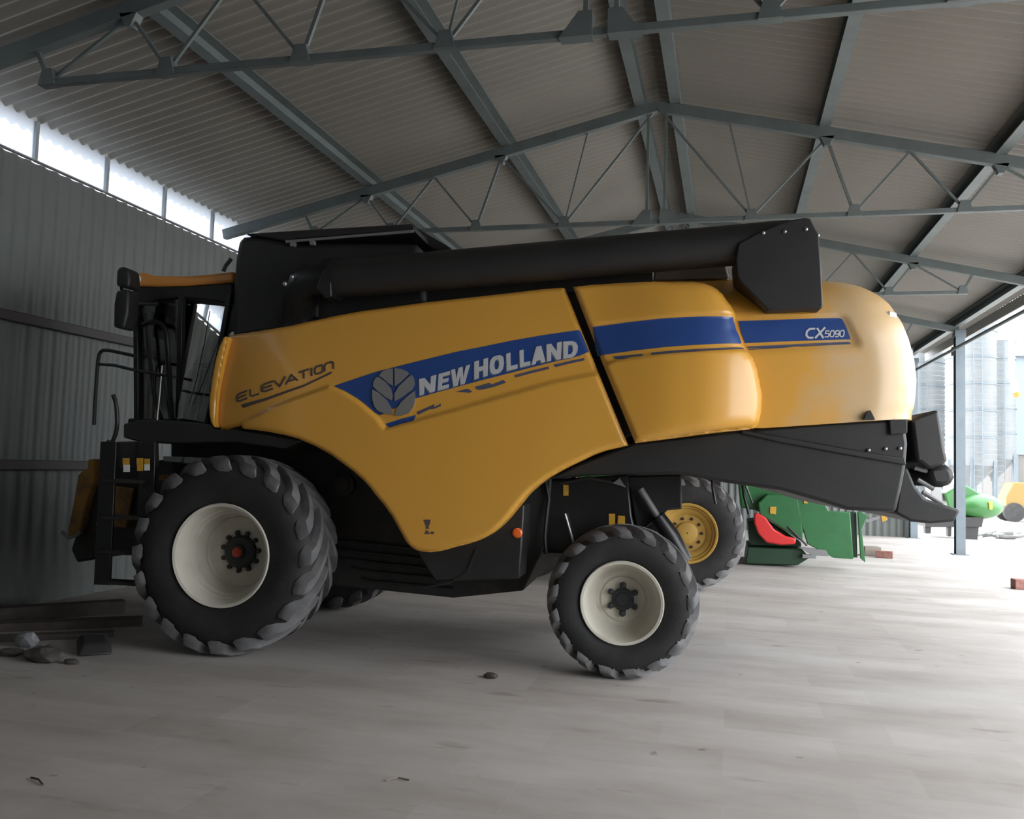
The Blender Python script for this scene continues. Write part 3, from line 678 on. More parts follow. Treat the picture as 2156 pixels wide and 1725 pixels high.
# tool box under the panel with the orange reflector
mb = MB(); mb.prism([(-1.623, 1.061), (-1.701, 0.921), (-1.845, 0.723), (-2.583, 0.785), (-2.595, 1.064), (-2.605, 1.421), (-2.425, 1.341), (-2.222, 1.169), (-1.888, 1.053)], .95, 1.33); tb = mb.build('tool_box', 'black', CB, bevel=.015)
mb = MB(); mb.bar((-1.98, 1.335, .72), (-2.13, 1.335, .82), .02, .012).bar((-2.13, 1.335, .82), (-2.2, 1.335, 1.02), .02, .012).bar((-1.72, 1.335, .66), (-1.98, 1.335, .72), .02, .012); mb.build('edge_trim', 'darkmetal', tb)
RF = [(-2.554, 1.174)][0]
mb = MB(); mb.lathe([(.043, 1.325), (.043, 1.345), (.03, 1.356), (.003, 1.358)], 24, (RF[0], 0, RF[1])); mb.build('reflector', 'orange', tb)

# wheels and axles
for s in (1, -1):
    w_ = wheel_front(CB, (.03, s*1.305, .885), s < 0)
    wheel_rear(CB, (-3.455, s*1.17, .635), s < 0)
mb = MB(); mb.tube([(0.03, -1.1, .885), (.03, 1.1, .885)], .14, 20); mb.box(-.2, .26, -.95, .95, .66, 1.1).build('front_axle', 'blackgloss', CB, bevel=.02)
mb = MB(); mb.box(-3.56, -3.35, -.8, .8, .66, .90).box(-3.53, -3.37, .74, .98, .50, .80).box(-3.53, -3.37, -.98, -.74, .50, .80).tube([(-3.455, .85, .635), (-3.455, 1.15, .635)], .07, 16).tube([(-3.455, -.85, .635), (-3.455, -1.15, .635)], .07, 16).prism([(-3.7, .9), (-3.2, .9), (-3.1, 1.5), (-3.8, 1.5)], -.35, .35)
mb.build('rear_axle', 'blackgloss', CB, bevel=.015)
mb = MB(); mb.tube([(-3.62, .62, .80), (-3.62, -.62, .80)], .035, 12).build('tie_rod', 'rod', CB)

# machinery between the wheels, behind the panel's lower edge
mb = MB(); mb.prism([(-2.532, 1.408), (-2.728, 1.631), (-3.466, 1.698), (-3.508, 1.339), (-3.578, 1.025), (-2.876, 0.967), (-2.581, 0.945)], .1, .86); und = mb.build('sieve_housing', 'blackgloss', CB, bevel=.015)
for q in ([(-2.887, 1.590), (-2.935, 1.587), (-2.937, 1.493), (-2.890, 1.491)], [(-3.305, 1.344), (-3.360, 1.346), (-3.363, 1.228), (-3.308, 1.226)], [(-3.386, 1.331), (-3.449, 1.329), (-3.451, 1.249), (-3.384, 1.246)]):
    mb = MB(); mb.prism(q, .862, .868); mb.build('warning_sticker', 'sticker', und, smooth=False)
A_ = [(-2.915, 1.331), (-2.995, 1.079)]
mb = MB(); mb.tube([(A_[0][0], .90, A_[0][1]), (A_[1][0], .90, A_[1][1])], .011, 8); mb.build('gas_strut', 'rod', CB)
H1 = [(-2.726, 1.623), (-2.765, 1.462), (-2.752, 1.290), (-2.744, 1.119), (-2.761, 0.971)]
mb = MB(); mb.tube([(x, .9+.02*i, z) for i, (x, z) in enumerate(H1)], .018, 8); mb.build('hydraulic_hose', 'blackgloss', CB)
H2 = [(-2.862, 1.602), (-3.119, 1.662), (-3.376, 1.619), (-3.452, 1.605)]
mb = MB(); mb.tube([(x, .88, z) for x, z in H2], .015, 8); mb.build('hydraulic_hose', 'darkmetal', CB)
mb = MB(); mb.prism([(-2.524, 1.375), (-2.566, 1.403), (-2.601, 1.113), (-2.588, 0.963), (-2.549, 0.961)], .7, .98); mb.build('support_post', 'darkmetal', CB, bevel=.01)
mb = MB(); mb.prism([(-2.709, 0.973), (-2.967, 0.976), (-2.968, 0.942), (-2.710, 0.939)], .5, .95); mb.build('step_bar', 'grey', CB)
mb = MB(); mb.prism([(-3.453, 1.684), (-3.940, 1.713), (-3.954, 1.404), (-3.823, 1.386), (-3.593, 1.184), (-3.540, 1.246)], .3, .72); mb.build('rear_box', 'black', CB, bevel=.015)
# steering strut: grey rod into a black cylinder running down behind the rear tyre
S1 = [(-3.578, 1.573), (-3.735, 1.333), (-3.855, 1.160), (-3.984, 0.947)]
mb = MB(); mb.tube([(S1[0][0], .8, S1[0][1]), (S1[1][0], .8, S1[1][1])], .032, 12); mb.build('lift_rod', 'grey', CB)
mb = MB(); mb.tube([(S1[1][0], .8, S1[1][1]), (S1[2][0], .78, S1[2][1]), (S1[3][0], .75, S1[3][1])], [.07, .085, .07], 16); mb.build('lift_cylinder', 'blackgloss', CB)

# rear lower housing: straw chopper, spreader and tail flap
CH = [(-2.784, 1.638), (-3.067, 1.790), (-3.534, 1.985), (-4.097, 2.063), (-4.605, 2.131), (-5.161, 2.190), (-5.693, 2.225), (-5.718, 2.022), (-5.704, 1.837), (-5.672, 1.657), (-5.629, 1.469), (-5.261, 1.470), (-5.065, 1.528), (-4.735, 1.613), (-4.297, 1.660), (-3.927, 1.716), (-3.512, 1.702), (-3.070, 1.680)]
mb = MB(); mb.prism(CH, -1.3, 1.3); ch = mb.build('straw_chopper', 'black', CB, bevel=.03)
RB = [(-4.405, 2.110), (-4.748, 2.055), (-5.234, 1.974), (-5.690, 1.906), (-5.701, 1.849), (-5.234, 1.920), (-4.711, 2.007), (-4.406, 2.070)]
mb = MB(); mb.prism(RB, 1.28, 1.325); mb.build('guide_ledge', 'black', ch, bevel=.012)
mb = MB(); mb.prism([(-5.565, 2.214), (-5.704, 2.217), (-5.704, 2.106), (-5.573, 2.091)], 1.28, 1.335); mb.build('hinge_plate', 'darkmetal', ch, bevel=.008)
mb = MB()
for q in [(-5.414, 1.963), (-5.545, 1.978), (-5.654, 1.985)]: mb.ball((q[0], 1.31, q[1]), .016, sub=2)
mb.build('bolt', 'rod', ch)
mb = MB(); mb.prism([(-5.754, 1.836), (-5.799, 1.834), (-5.859, 1.681), (-5.934, 1.581), (-6.049, 1.545), (-6.215, 1.497), (-6.163, 1.397), (-5.978, 1.374), (-5.826, 1.383), (-5.695, 1.449), (-5.717, 1.612)], -1.0, 1.0); mb.build('chaff_spreader', 'black', CB, bevel=.04)
mb = MB(); mb.prism([(-5.822, 2.237), (-5.889, 2.279), (-6.042, 2.330), (-6.068, 2.179), (-6.094, 2.001), (-6.116, 1.891), (-6.046, 1.853), (-5.968, 1.819), (-5.904, 1.872), (-5.863, 1.883), (-5.844, 2.034)], -1.0, 1.0); fl = mb.build('tail_flap', 'black', CB, bevel=.03)
mb = MB(); mb.prism([(-5.968, 1.851), (-6.120, 1.879), (-6.175, 1.833), (-6.190, 1.767), (-6.175, 1.707), (-6.090, 1.677), (-6.001, 1.682), (-5.968, 1.779)], -.95, .95); mb.build('deflector_roller', 'black', CB, bevel=.05)
mb = MB()
for a, b in ((0, 1), (2, 3), (4, 5)):
    q = [(-5.876, 1.836), (-6.008, 1.800), (-5.902, 1.736), (-6.030, 1.661), (-5.940, 1.634), (-6.102, 1.536)]; mb.tube([(q[a][0], .9, q[a][1]), (q[b][0], .9, q[b][1])], .02, 8)
mb.build('linkage_rod', 'grey', CB)

for q in ([(-4.195, 1.706), (-4.205, 1.600), (-4.231, 1.469)], [(-4.448, 1.682), (-4.469, 1.547), (-4.511, 1.398)]):
    mb = MB(); mb.tube([(x, 1.0, z) for x, z in q], .014, 8); mb.build('support_rod', 'blackgloss', CB)
mb = MB(); mb.prism([(-3.334, 1.618), (-3.393, 1.667), (-3.453, 1.584)], .86, .9); mb.build('bracket', 'grey', CB)
# engine deck between hood and tube
mb = MB(); mb.prism([(-3.656, 3.438), (-3.666, 3.558), (-4.285, 3.591), (-4.319, 3.456)], -1.0, 1.0); mb.build('engine_cover', 'beige', CB, bevel=.02)
mb = MB()
q = [(-2.961, 3.367), (-3.013, 3.366), (-3.010, 3.494), (-2.958, 3.490)]; mb.prism(q, .7, .9)
q = [(-3.078, 3.366), (-3.173, 3.375), (-3.171, 3.489), (-3.076, 3.481)]; mb.prism(q, .7, .9)
mb.build('exhaust_bracket', 'grey', CB)
mb = MB(); mb.prism([(-0.240, 2.981), (-0.420, 3.185), (-0.652, 3.243), (-1.610, 3.383), (-2.878, 3.506), (-3.646, 3.552), (-3.657, 3.374), (-2.883, 3.291), (-1.618, 3.162), (-0.429, 2.982)], -1.1, 1.1); mb.build('engine_deck', 'darkmetal', CB)
mb = MB(); mb.prism([(-0.375, 3.045), (-0.531, 3.206), (-0.590, 3.224), (-0.598, 3.064)], .9, 1.2); mb.build('tube_bracket', 'darkmetal', CB, bevel=.01)

# grain tank
mb = MB(); mb.prism([(0.270, 2.858), (0.289, 3.381), (0.280, 3.655), (0.264, 3.811), (0.213, 3.852), (0.045, 3.863), (-0.279, 3.795), (-1.519, 3.761), (-1.572, 3.548), (-1.630, 3.197), (-1.002, 3.073), (-0.265, 2.928)], -1.15, 1.15); gt = mb.build('grain_tank', 'black', CB, bevel=.06, segs=3)
mb = MB(); mb.prism([(0.175, 3.866), (-0.419, 3.893), (-0.976, 3.916), (-1.439, 3.935), (-1.476, 3.926), (-1.496, 3.864), (-0.979, 3.845), (-0.423, 3.812), (-0.235, 3.792), (-0.043, 3.826)], -1.18, 1.18); mb.build('tank_cover', 'black', CB, bevel=.012)
mb = MB(); mb.prism([(-1.325, 4.041), (-1.402, 4.012), (-1.713, 3.830), (-1.629, 3.794), (-1.508, 3.851), (-1.365, 3.984)], -.9, .7); mb.build('tank_ladder', 'darkmetal', CB)
q = [(-0.250, 3.780), (-1.481, 3.861)]
mb = MB(); mb.tube([(q[0][0], 1.19, q[0][1]), (q[1][0], 1.19, q[1][1])], .014, 8); mb.build('tank_seal', 'grey', gt)
mb = MB()
for x, z in [(-0.316, 3.766), (-0.508, 3.777)]: mb.box(x-.02, x+.02, 1.14, 1.2, z-.03, z+.01)
mb.build('latch', 'grey', gt)

# unloading tube: elbow, flange, long tube, spout
TY = 1.33
E_ = [(-0.370, 2.813), (-0.382, 2.944), (-0.397, 3.097), (-0.428, 3.229), (-0.501, 3.330), (-0.608, 3.378), (-0.781, 3.390)]
pth = [(x, (1.10, 1.10, 1.12, 1.2, 1.3, TY, TY)[i], z) for i, (x, z) in enumerate(E_)]
# smooth the elbow
def smooth_path(p, n=3):
    p = [Vector(q) for q in p]
    for _ in range(n):
        r = [p[0]]
        for a, b in zip(p, p[1:]): r += [a.lerp(b, .25), a.lerp(b, .75)]
        p = r+[p[-1]]
    return p
mb = MB(); mb.tube(smooth_path(pth, 2), .165, 24); ut = mb.build('unloading_tube', 'blackgloss', CB)
T0, T1 = [(-0.781, 3.386), (-4.767, 3.693)]
d = Vector((T1[0]-T0[0], 0, T1[1]-T0[1])).normalized()
a0 = Vector((T0[0], TY, T0[1])); a1 = Vector((T1[0], TY, T1[1]))
mb = MB(); mb.tube([a0+d*.06, a1], .172, 28); mb.build('tube_barrel', 'black', ut)
mb = MB(); mb.tube([a0-d*.05, a0+d*.0, a0+d*.001, a0+d*.06], [.19, .19, .20, .20], 28); mb.build('flange', 'blackgloss', ut)
mb = MB(); mb.prism([(-0.705, 3.271), (-0.761, 3.431), (-0.826, 3.496), (-0.853, 3.193), (-0.791, 3.176)], 1.28, 1.52); mb.build('pivot_bracket', 'blackgloss', ut, bevel=.01)
mb = MB()
for x, z in [(-0.458, 3.380), (-0.394, 3.316)]: mb.ball((x, TY+.15, z), .022, sub=2)
mb.build('bolt', 'rod', ut)
SPO = [(-4.346, 3.626), (-4.514, 3.718), (-4.737, 3.809), (-4.867, 3.831), (-4.908, 3.822), (-4.934, 3.767), (-4.975, 3.696), (-4.995, 3.431), (-5.008, 3.199), (-5.012, 3.099), (-4.994, 3.083), (-4.892, 3.091), (-4.744, 3.079), (-4.585, 3.075), (-4.483, 3.181), (-4.388, 3.279), (-4.338, 3.350), (-4.325, 3.496)]
mb = MB(); mb.prism(SPO, 1.13, 1.53); spt = mb.build('spout', 'black', CB, bevel=.035, segs=3)
q = [(-4.842, 3.077), (-4.950, 3.317), (-4.970, 3.589), (-5.007, 3.589), (-5.025, 3.085)]
mb = MB()
for x, z in [(-4.541, 3.706), (-4.709, 3.715), (-4.875, 3.732)]: mb.ball((x, 1.535, z), .016, sub=2)
mb.ball((SPO[6][0], 1.48, SPO[6][1]), .016, sub=2)
mb.build('bolt', 'rod', spt)

# cab
CY = .92
mb = MB()
roof = [(1.522, 3.505), (1.483, 3.543), (1.350, 3.557), (1.229, 3.525), (0.897, 3.516), (0.646, 3.533), (0.387, 3.560), (0.382, 3.452), (0.891, 3.421), (1.197, 3.413), (1.460, 3.419), (1.519, 3.448)]
mb.prism(roof, -CY-.03, CY+.03); cr = mb.build('cab_roof', 'yellow_cab', CB, bevel=.03, segs=3)
L_ = [(1.408, 3.483)][0]
mb = MB(); mb.lathe([(.04, CY+.02), (.04, CY+.045), (.03, CY+.055), (.004, CY+.056)], 20, (L_[0], 0, L_[1])); mb.build('work_lamp', 'white', cr)
mb = MB(); mb.prism([(1.490, 3.425), (0.909, 3.428), (0.407, 3.458), (0.395, 3.242), (0.851, 3.299), (1.207, 3.290), (1.359, 3.243), (1.458, 3.171)], -CY, CY); mb.build('cab_header', 'black', CB, bevel=.02)
def post(a, b, w, nm='cab_pillar', y=CY):
    for s in (1, -1):
        mb = MB(); mb.bar((a[0], s*y, a[1]), (b[0], s*y, b[1]), .05, w); mb.build(nm, 'blackgloss', CB, bevel=.008)
P_ = [(1.421, 3.243), (1.335, 2.059), (0.938, 3.314), (0.896, 2.115), (0.421, 3.336), (0.597, 2.052), (1.347, 3.052), (1.235, 2.099)]
post(P_[0], P_[1], .06); post(P_[2], P_[3], .065); post(P_[4], P_[5], .07)
mb = MB(); mb.box(.35, 1.45, -CY, CY, 1.96, 2.10); mb.build('cab_floor', 'black', CB, bevel=.02)
WN = [(0.944, 3.303), (0.431, 3.331), (0.590, 2.077), (0.903, 2.117)]
WD = [(1.419, 3.247), (0.954, 3.294), (0.913, 2.116), (1.339, 2.088)]
TILT = math.radians(0)
for s in (1, -1):
    for pts, k in ((WN, 1), (WD, 0)):           # the rear quarter glass leans in towards the roof
        mb = MB(); gy = lambda x, z: s*(.90-k*(.135*(z-2.75)+.04*(x-.6)))
        mb.face([(x, gy(x, z), z) for x, z in pts]); mb.face([(x, gy(x, z)-s*.008, z) for x, z in pts][::-1]); mb.build('side_window', 'glass', CB, smooth=False)
mb = MB(); mb.prism([(-.88, 2.1), (.88, 2.1), (.88, 3.22), (-.88, 3.22)], 1.40, 1.408, axis='x'); mb.build('windshield', 'glass', CB, smooth=False)
# seat, steering column and console inside
mb = MB(); mb.box(.48, .95, -.26, .26, 2.42, 2.54).box(.44, .56, -.25, .25, 2.5, 3.08).box(.55, .85, -.15, .15, 2.1, 2.42); mb.build('seat', 'seat', CB, bevel=.04)
mb = MB(); mb.tube([(1.3, 0, 2.1), (1.15, 0, 2.72)], .04, 12).lathe([(.17, -.012), (.19, 0), (.17, .012)], 24, (1.14, 0, 2.74), axis='z'); mb.build('steering_column', 'black', CB)
mb = MB(); mb.box(.5, .95, .3, .5, 2.1, 2.66); mb.build('console', 'seat', CB, bevel=.03)
# mirrors on an arm
for pts, nm in (([(1.390, 3.340), (1.394, 3.482), (1.377, 3.523), (1.323, 3.532), (1.271, 3.499), (1.255, 3.399), (1.260, 3.325)], 0), ([(1.393, 2.942), (1.403, 3.170), (1.387, 3.298), (1.279, 3.316), (1.257, 3.280), (1.254, 3.079), (1.283, 2.929)], 0)):
    mb = MB(); mb.prism(pts, 1.12, 1.32); mb.build('mirror', 'black', CB, bevel=.03, segs=3)
a = [(1.399, 3.375), (1.367, 3.189), (1.180, 3.235)]
mb = MB(); mb.tube([(a[0][0], 1.22, a[0][1]), (a[1][0], 1.22, a[1][1]), (a[2][0], .95, a[2][1])], .018, 10); mb.build('mirror_arm', 'blackgloss', CB)
# platform, railings, door grab rail
mb = MB(); mb.prism([(1.158, 2.024), (0.978, 2.068), (0.634, 2.066), (0.285, 2.035), (0.254, 1.992), (0.033, 2.002), (-0.609, 1.915), (-0.432, 1.838), (0.026, 1.881), (0.749, 1.854), (0.964, 1.857), (1.150, 1.896)], .90, 1.42); mb.build('platform', 'black', CB, bevel=.015)
mb = MB(); q = [(1.482, 2.009), (1.486, 2.210), (1.485, 2.478), (1.482, 2.658), (1.452, 2.712), (1.393, 2.717), (1.274, 2.696), (1.101, 2.662)]
mb.tube(smooth_path([(x, 1.38, z) for x, z in q], 1), .017, 10); q = [(1.487, 2.582), (1.315, 2.574), (1.092, 2.528), (0.776, 2.483)]; mb.tube([(x, 1.38, z) for x, z in q], .015, 10)
mb.build('handrail', 'blackgloss', CB)
q = [(1.293, 3.015), (1.204, 3.053), (1.102, 3.039), (1.048, 2.983), (1.019, 2.852), (0.976, 2.480), (0.923, 2.092)]
mb = MB(); mb.tube(smooth_path([(x, 1.0, z) for x, z in q], 2), .024, 10); mb.build('grab_rail', 'blackgloss', CB)
q = [(1.283, 3.137), (1.235, 2.854), (1.186, 2.572), (1.115, 2.247), (1.046, 2.099)]
mb = MB(); mb.tube([(x, .98, z) for x, z in q], .02, 8); mb.build('wiper_arm', 'black', CB)
q = [(1.319, 2.295), (1.280, 2.215), (1.251, 1.993), (1.299, 1.836), (1.349, 1.857)]
mb = MB(); mb.tube(smooth_path([(x, 1.36, z) for x, z in q], 2), .02, 10); mb.build('gate_handle', 'black', CB)
q = [(0.875, 2.584), (0.882, 2.316), (0.893, 2.093), (0.895, 1.893)]
mb = MB(); mb.tube([(x, 1.30, z) for x, z in q], .007, 6); mb.build('cable', 'rod', CB)
q = [(0.593, 3.161), (0.630, 2.858), (0.693, 2.486), (0.754, 2.253)]
mb = MB(); mb.tube([(x, .99, z) for x, z in q], .005, 6); mb.build('cable', 'darkmetal', CB)
q = [(0.339, 3.645), (0.394, 3.576), (0.415, 3.521)]
mb = MB(); mb.tube([(x, 1.1, z) for x, z in q], .02, 8); mb.build('antenna_bracket', 'black', CB)

# boarding ladder in front of the front wheel
q = [(1.262, 1.855), (1.241, 0.550), (0.872, 1.865), (0.823, 0.572)]
mb = MB()
for a, b in ((0, 1), (2, 3)): mb.bar((q[a][0], 1.46, q[a][1]), (q[b][0], 1.46, q[b][1]), .16, .03)
ld = mb.build('ladder', 'blackgloss', CB, bevel=.006)
for yy in (1012, 1089, 1162, 1225):
    t = (yy-930)/303; z = q[0][1]+(q[1][1]-q[0][1])*t; xa = q[0][0]+(q[1][0]-q[0][0])*t; xb = q[2][0]+(q[3][0]-q[2][0])*t
    mb = MB(); mb.box(xb, xa, 1.36, 1.54, z-.018, z+.012); mb.build('step', 'darkmetal', ld, bevel=.005)
mb = MB(); mb.prism([(1.253, 1.855), (0.826, 1.875), (0.801, 1.630), (1.235, 1.595)], 1.36, 1.44); mb.build('ladder_head', 'black', CB, bevel=.01)
for pa, pb in (([(1.057, 1.708), (0.995, 1.710), (0.991, 1.650), (1.053, 1.648)], [(1.048, 1.648), (0.987, 1.650), (0.983, 1.586), (1.044, 1.584)]), ([(0.920, 1.712), (0.859, 1.714), (0.855, 1.654), (0.916, 1.652)], None), ([(0.912, 1.652), (0.855, 1.654), (0.852, 1.598), (0.908, 1.596)], None), ([(0.845, 1.710), (0.794, 1.711), (0.790, 1.660), (0.842, 1.658)], [(0.842, 1.658), (0.790, 1.660), (0.787, 1.605), (0.838, 1.603)])):
    mb = MB(); mb.prism(pa, 1.54, 1.547); mb.build('warning_sticker', 'sticker', ld, smooth=False)
    if pb: mb = MB(); mb.prism(pb, 1.54, 1.547); mb.build('warning_label', 'white', ld, smooth=False)
for pa in ([(0.795, 0.929), (0.700, 0.955), (0.697, 0.908), (0.792, 0.879)], [(0.772, 0.631), (0.690, 0.661), (0.688, 0.619), (0.774, 0.585)], [(0.784, 0.828), (0.698, 0.858), (0.688, 0.703), (0.775, 0.677)]):
    mb = MB(); mb.prism(pa, 1.5, 1.56); mb.build('step_edge', 'grey', ld)
# pale panels of the platform edge above the tyre
for pa in ([(0.874, 1.736), (0.675, 1.737), (0.691, 1.683), (0.866, 1.691)], [(0.650, 1.733), (0.472, 1.734), (0.507, 1.671), (0.662, 1.679)]):
    mb = MB(); mb.prism(pa, 1.0, 1.2); mb.build('lamp_bracket', 'grey', CB)

# feeder house and its front frame, nose to the wall
mb = MB(); mb.prism([(2.12, .62), (2.2, .75), (1.95, 1.55), (1.0, 1.75), (.7, 1.2), (1.0, .9)], -.62, .62); fh = mb.build('feeder_house', 'darkmetal', CB, bevel=.02)
FFR = [(2.001, 1.678), (1.926, 1.690), (1.912, 1.477), (1.984, 1.281), (2.028, 0.989), (2.077, 0.915), (2.161, 0.887), (2.176, 0.944), (2.131, 1.227), (2.097, 1.519), (2.047, 1.569), (1.994, 1.581)]
for ya in (.56, -.72):
    mb = MB(); mb.prism(FFR, ya, ya+.16); mb.build('feeder_frame', 'dark_yellow', CB, bevel=.015)
mb = MB(); mb.prism([(1.9, 1.02), (1.7, 1.42), (1.5, 1.40), (1.55, 1.0)], .62, .68); mb.build('feeder_cover', 'dark_yellow', CB, bevel=.01)
mb = MB(); q = [(2.253, 0.934), (2.163, 0.876), (2.090, 0.903), (2.029, 0.944)]
mb.tube([(x, .7, z) for x, z in q], .02, 8); mb.build('feeder_hook', 'grey', CB)
mb = MB(); mb.prism([(1.025, 1.555), (0.925, 1.563), (0.937, 1.513), (1.031, 1.500)], .8, 1.0); mb.build('axle_bracket', 'dark_yellow', CB)

# ------------------------------------------------------------------ green tractor behind
GT = thing('green_tractor', 'green tractor with a yellow-rimmed lugged wheel, standing behind the yellow harvester', 'tractor', (-.57, 13.22, 0), math.radians(3))
def wheel_green(loc, flip):
    R, Rr, w = .835, .43, .46; h = w/2; mb = MB()
    mb.lathe([(Rr-.015, h*.78), (Rr+.015, h*.95), (Rr+.005, h*1.0), (Rr-.02, h*.97), (Rr-.04, h*.78), (Rr-.06, h*.74), (Rr-.075, h*.60), (.30, h*.50), (.27, h*.34), (.16, h*.30), (.155, h*.55), (.12, h*.62), (.01, h*.62), (.01, 0), (Rr-.06, 0), (Rr-.05, -h*.8), (Rr+.01, -h*.95), (Rr-.015, -h*.78)], 72, close=True)
    wh = mb.build('wheel', 'jyellow', GT); wh.location = loc; wh.rotation_euler = (0, 0, PI if flip else 0)
    wh.scale = (1, 1, 1)
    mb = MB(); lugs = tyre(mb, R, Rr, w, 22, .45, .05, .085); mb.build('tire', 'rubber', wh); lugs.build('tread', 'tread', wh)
    mb = MB(); bolts(mb, 10, .215, .022, h*.30, h*.42); mb.build('wheel_bolt', 'darkmetal', wh)
wheel_green((0, 0, .835), True)      # outer face towards the camera
wheel_green((0, 1.75, .835), False)
mb = MB(); mb.tube([(0, .1, .835), (0, 1.65, .835)], .11, 16).box(-2.9, .35, .72, 1.06, .6, 1.1); mb.build('chassis', 'darkgreen', GT, bevel=.02)
mb = MB(); mb.prism([(-2.9, .95), (-2.95, 1.5), (-2.6, 1.62), (-.8, 1.75), (-.8, .95)], .62, 1.16); mb.build('engine_hood', 'green', GT, bevel=.06, segs=3)
mb = MB(); mb.prism([(-.8, 1.0), (-.85, 2.0), (-.7, 2.62), (.45, 2.62), (.55, 2.0), (.5, 1.0)], .36, 1.42); mb.build('tractor_cab', 'blackgloss', GT, bevel=.04)
mb = MB(); mb.prism([(-.75, 2.62), (.5, 2.62), (.42, 2.76), (-.65, 2.76)], .3, 1.48); mb.build('cab_roof', 'green', GT, bevel=.03)
for y in (.25, 1.5):
    mb = MB(); mb.tube([(-2.35, y-.05, .55), (-2.35, y+.1, .55)], .2, 20); mb.tube([(-2.35, y-.12, .55), (-2.35, y+.17, .55)], .52, 28); mb.build('front_wheel', 'rubber', GT)

# ------------------------------------------------------------------ green implement with the red guard
IM = thing('green_harvest_header', 'green farm implement with red curved guard, on the floor behind the tractor wheel', 'implement', (1.6, 17.3, 0), 0)
IX, IY = 1.6, 17.3
def imp(pts, y0, y1, nm, m, bevel=.01):
    mb = MB(); mb.prism([(x-IX, z) for x, z in pts], y0, y1); return mb.build(nm, m, IM, bevel=bevel)
imp([(0.213, 1.559), (0.610, 1.572), (1.133, 1.446), (1.476, 1.423), (1.397, 0.758), (0.966, 0.872), (0.722, 0.952), (0.529, 1.034), (0.264, 1.068)], .1, 1.6, 'main_hood', 'green', .03)
hp = imp([(0.573, 1.179), (0.735, 1.355), (1.274, 1.375), (1.380, 0.858), (1.383, 0.488), (1.042, 0.709), (0.783, 0.875), (0.610, 0.957)], -.2, .2, 'end_panel', 'green', .02)
sh = imp([(1.256, 1.392), (1.763, 1.226), (1.839, 1.089), (2.212, 1.079), (2.274, 0.221), (1.928, 0.228), (1.467, 0.457), (1.346, 0.856)], -.2, -.05, 'side_sheet', 'green', .015)
for q in ([(0.793, 1.120), (0.904, 1.125), (0.897, 0.983), (0.795, 0.996)], [(1.401, 1.347), (1.468, 1.350), (1.461, 1.209), (1.394, 1.215)]):
    mb = MB(); mb.prism([(x-IX, z) for x, z in q], -.225, -.202); mb.build('warning_sticker', 'sticker', IM, smooth=False)
imp([(0.503, 0.983), (0.554, 1.003), (0.710, 0.921), (0.866, 0.707), (1.079, 0.585), (1.265, 0.560), (1.241, 0.453), (1.005, 0.423), (0.732, 0.453), (0.576, 0.614), (0.505, 0.806)], -.33, -.08, 'curved_guard', 'guardred', .03)
imp([(2.360, 1.094), (2.540, 1.040), (2.427, 0.775), (2.495, 0.164), (2.413, 0.229)], -.1, 0, 'end_post', 'green', .008)
imp([(2.225, 1.075), (2.357, 1.072), (2.378, 0.234), (2.262, 0.228)], .05, .3, 'inner_post', 'darkgreen', .008)
imp([(0.401, 0.348), (1.392, 0.347), (1.520, 0.196), (1.302, 0.044), (0.362, 0.017)], -.1, 1.5, 'base_skid', 'darkgreen', .02)
imp([(0.697, 0.871), (1.042, 0.683), (1.383, 0.461), (1.384, 0.373), (0.444, 0.351), (0.395, 0.813)], .1, 1.2, 'lower_body', 'darkgreen', .02)
for q in ([(1.308, 0.404), (1.792, 0.360), (1.834, 0.258), (1.544, 0.260)], [(1.377, 0.268), (1.627, 0.264), (1.611, 0.202), (1.377, 0.198)]): imp(q, -.25, -.15, 'skid_bar', 'grey', .005)
imp([(2.493, 0.948), (2.784, 1.047), (2.800, 0.996), (2.510, 0.889)], -.05, .0, 'draw_bar', 'grey', .003)
imp([(2.759, 1.063), (2.816, 1.100), (2.880, 0.966), (2.784, 0.918)], -.07, .02, 'bar_end', 'sticker', .003)
for k, q in enumerate(([(1.120, 0.763), (1.459, 0.429)], [(0.341, 1.513), (0.475, 1.178)])):
    mb = MB(); mb.tube([(q[0][0]-IX, -.22, q[0][1]), (q[1][0]-IX, -.22, q[1][1])], .02, 8); mb.build('hydraulic_hose', 'blackgloss', IM)

# ------------------------------------------------------------------ outdoors
G0 = -.06
def silo(name, label, x, y, r, z0, z1, legs=True):
    s = thing(name, label, 'silo', (x, y, G0), 0, 'galvanised silos in the yard')
    prof = []; z = z0; n = int((z1-z0)/.28)
    for i in range(n+1):
        zz = z0+(z1-z0)*i/n; prof += [(r, zz), (r-.035, zz+.03)]
    mb = MB(); mb.lathe(prof, 48, axis='z', cap=False); mb.build('drum', 'silo', s)
    mb = MB(); mb.lathe([(r+.05, z1), (r*.5, z1+r*.35), (.25, z1+r*.6), (.2, z1+r*.7)], 48, axis='z'); mb.build('conical_roof', 'silo', s)
    mb = MB(); mb.lathe([(r, z0), (r*.55, z0-r*.5), (.2, z0-r*.95), (.2, z0-r*.95-.2)], 48, axis='z'); mb.build('hopper', 'silo', s)
    for k in range(6):
        a = 2*PI*k/6+.3; mb = MB(); mb.bar((r*math.cos(a), r*math.sin(a), 0), (r*math.cos(a), r*math.sin(a), z0+.3), .12, .12); mb.build('leg', 'galv', s)
    mb = MB()
    for dx in (-.2, .2): mb.bar((dx, -r-.15, .6), (dx, -r-.15, z1), .04, .04)
    k = .8
    while k < z1: mb.bar((-.2, -r-.15, k), (.2, -r-.15, k), .02, .03); k += .3
    mb.build('access_ladder', 'galv', s)
    for zz in np.arange(z0+1.4, z1, 1.4):
        mb = MB(); mb.lathe([(r+.01, zz), (r+.03, zz), (r+.03, zz+.07), (r+.01, zz+.07)], 48, axis='z', close=True); mb.build('ring_band', 'galv', s)
    return s
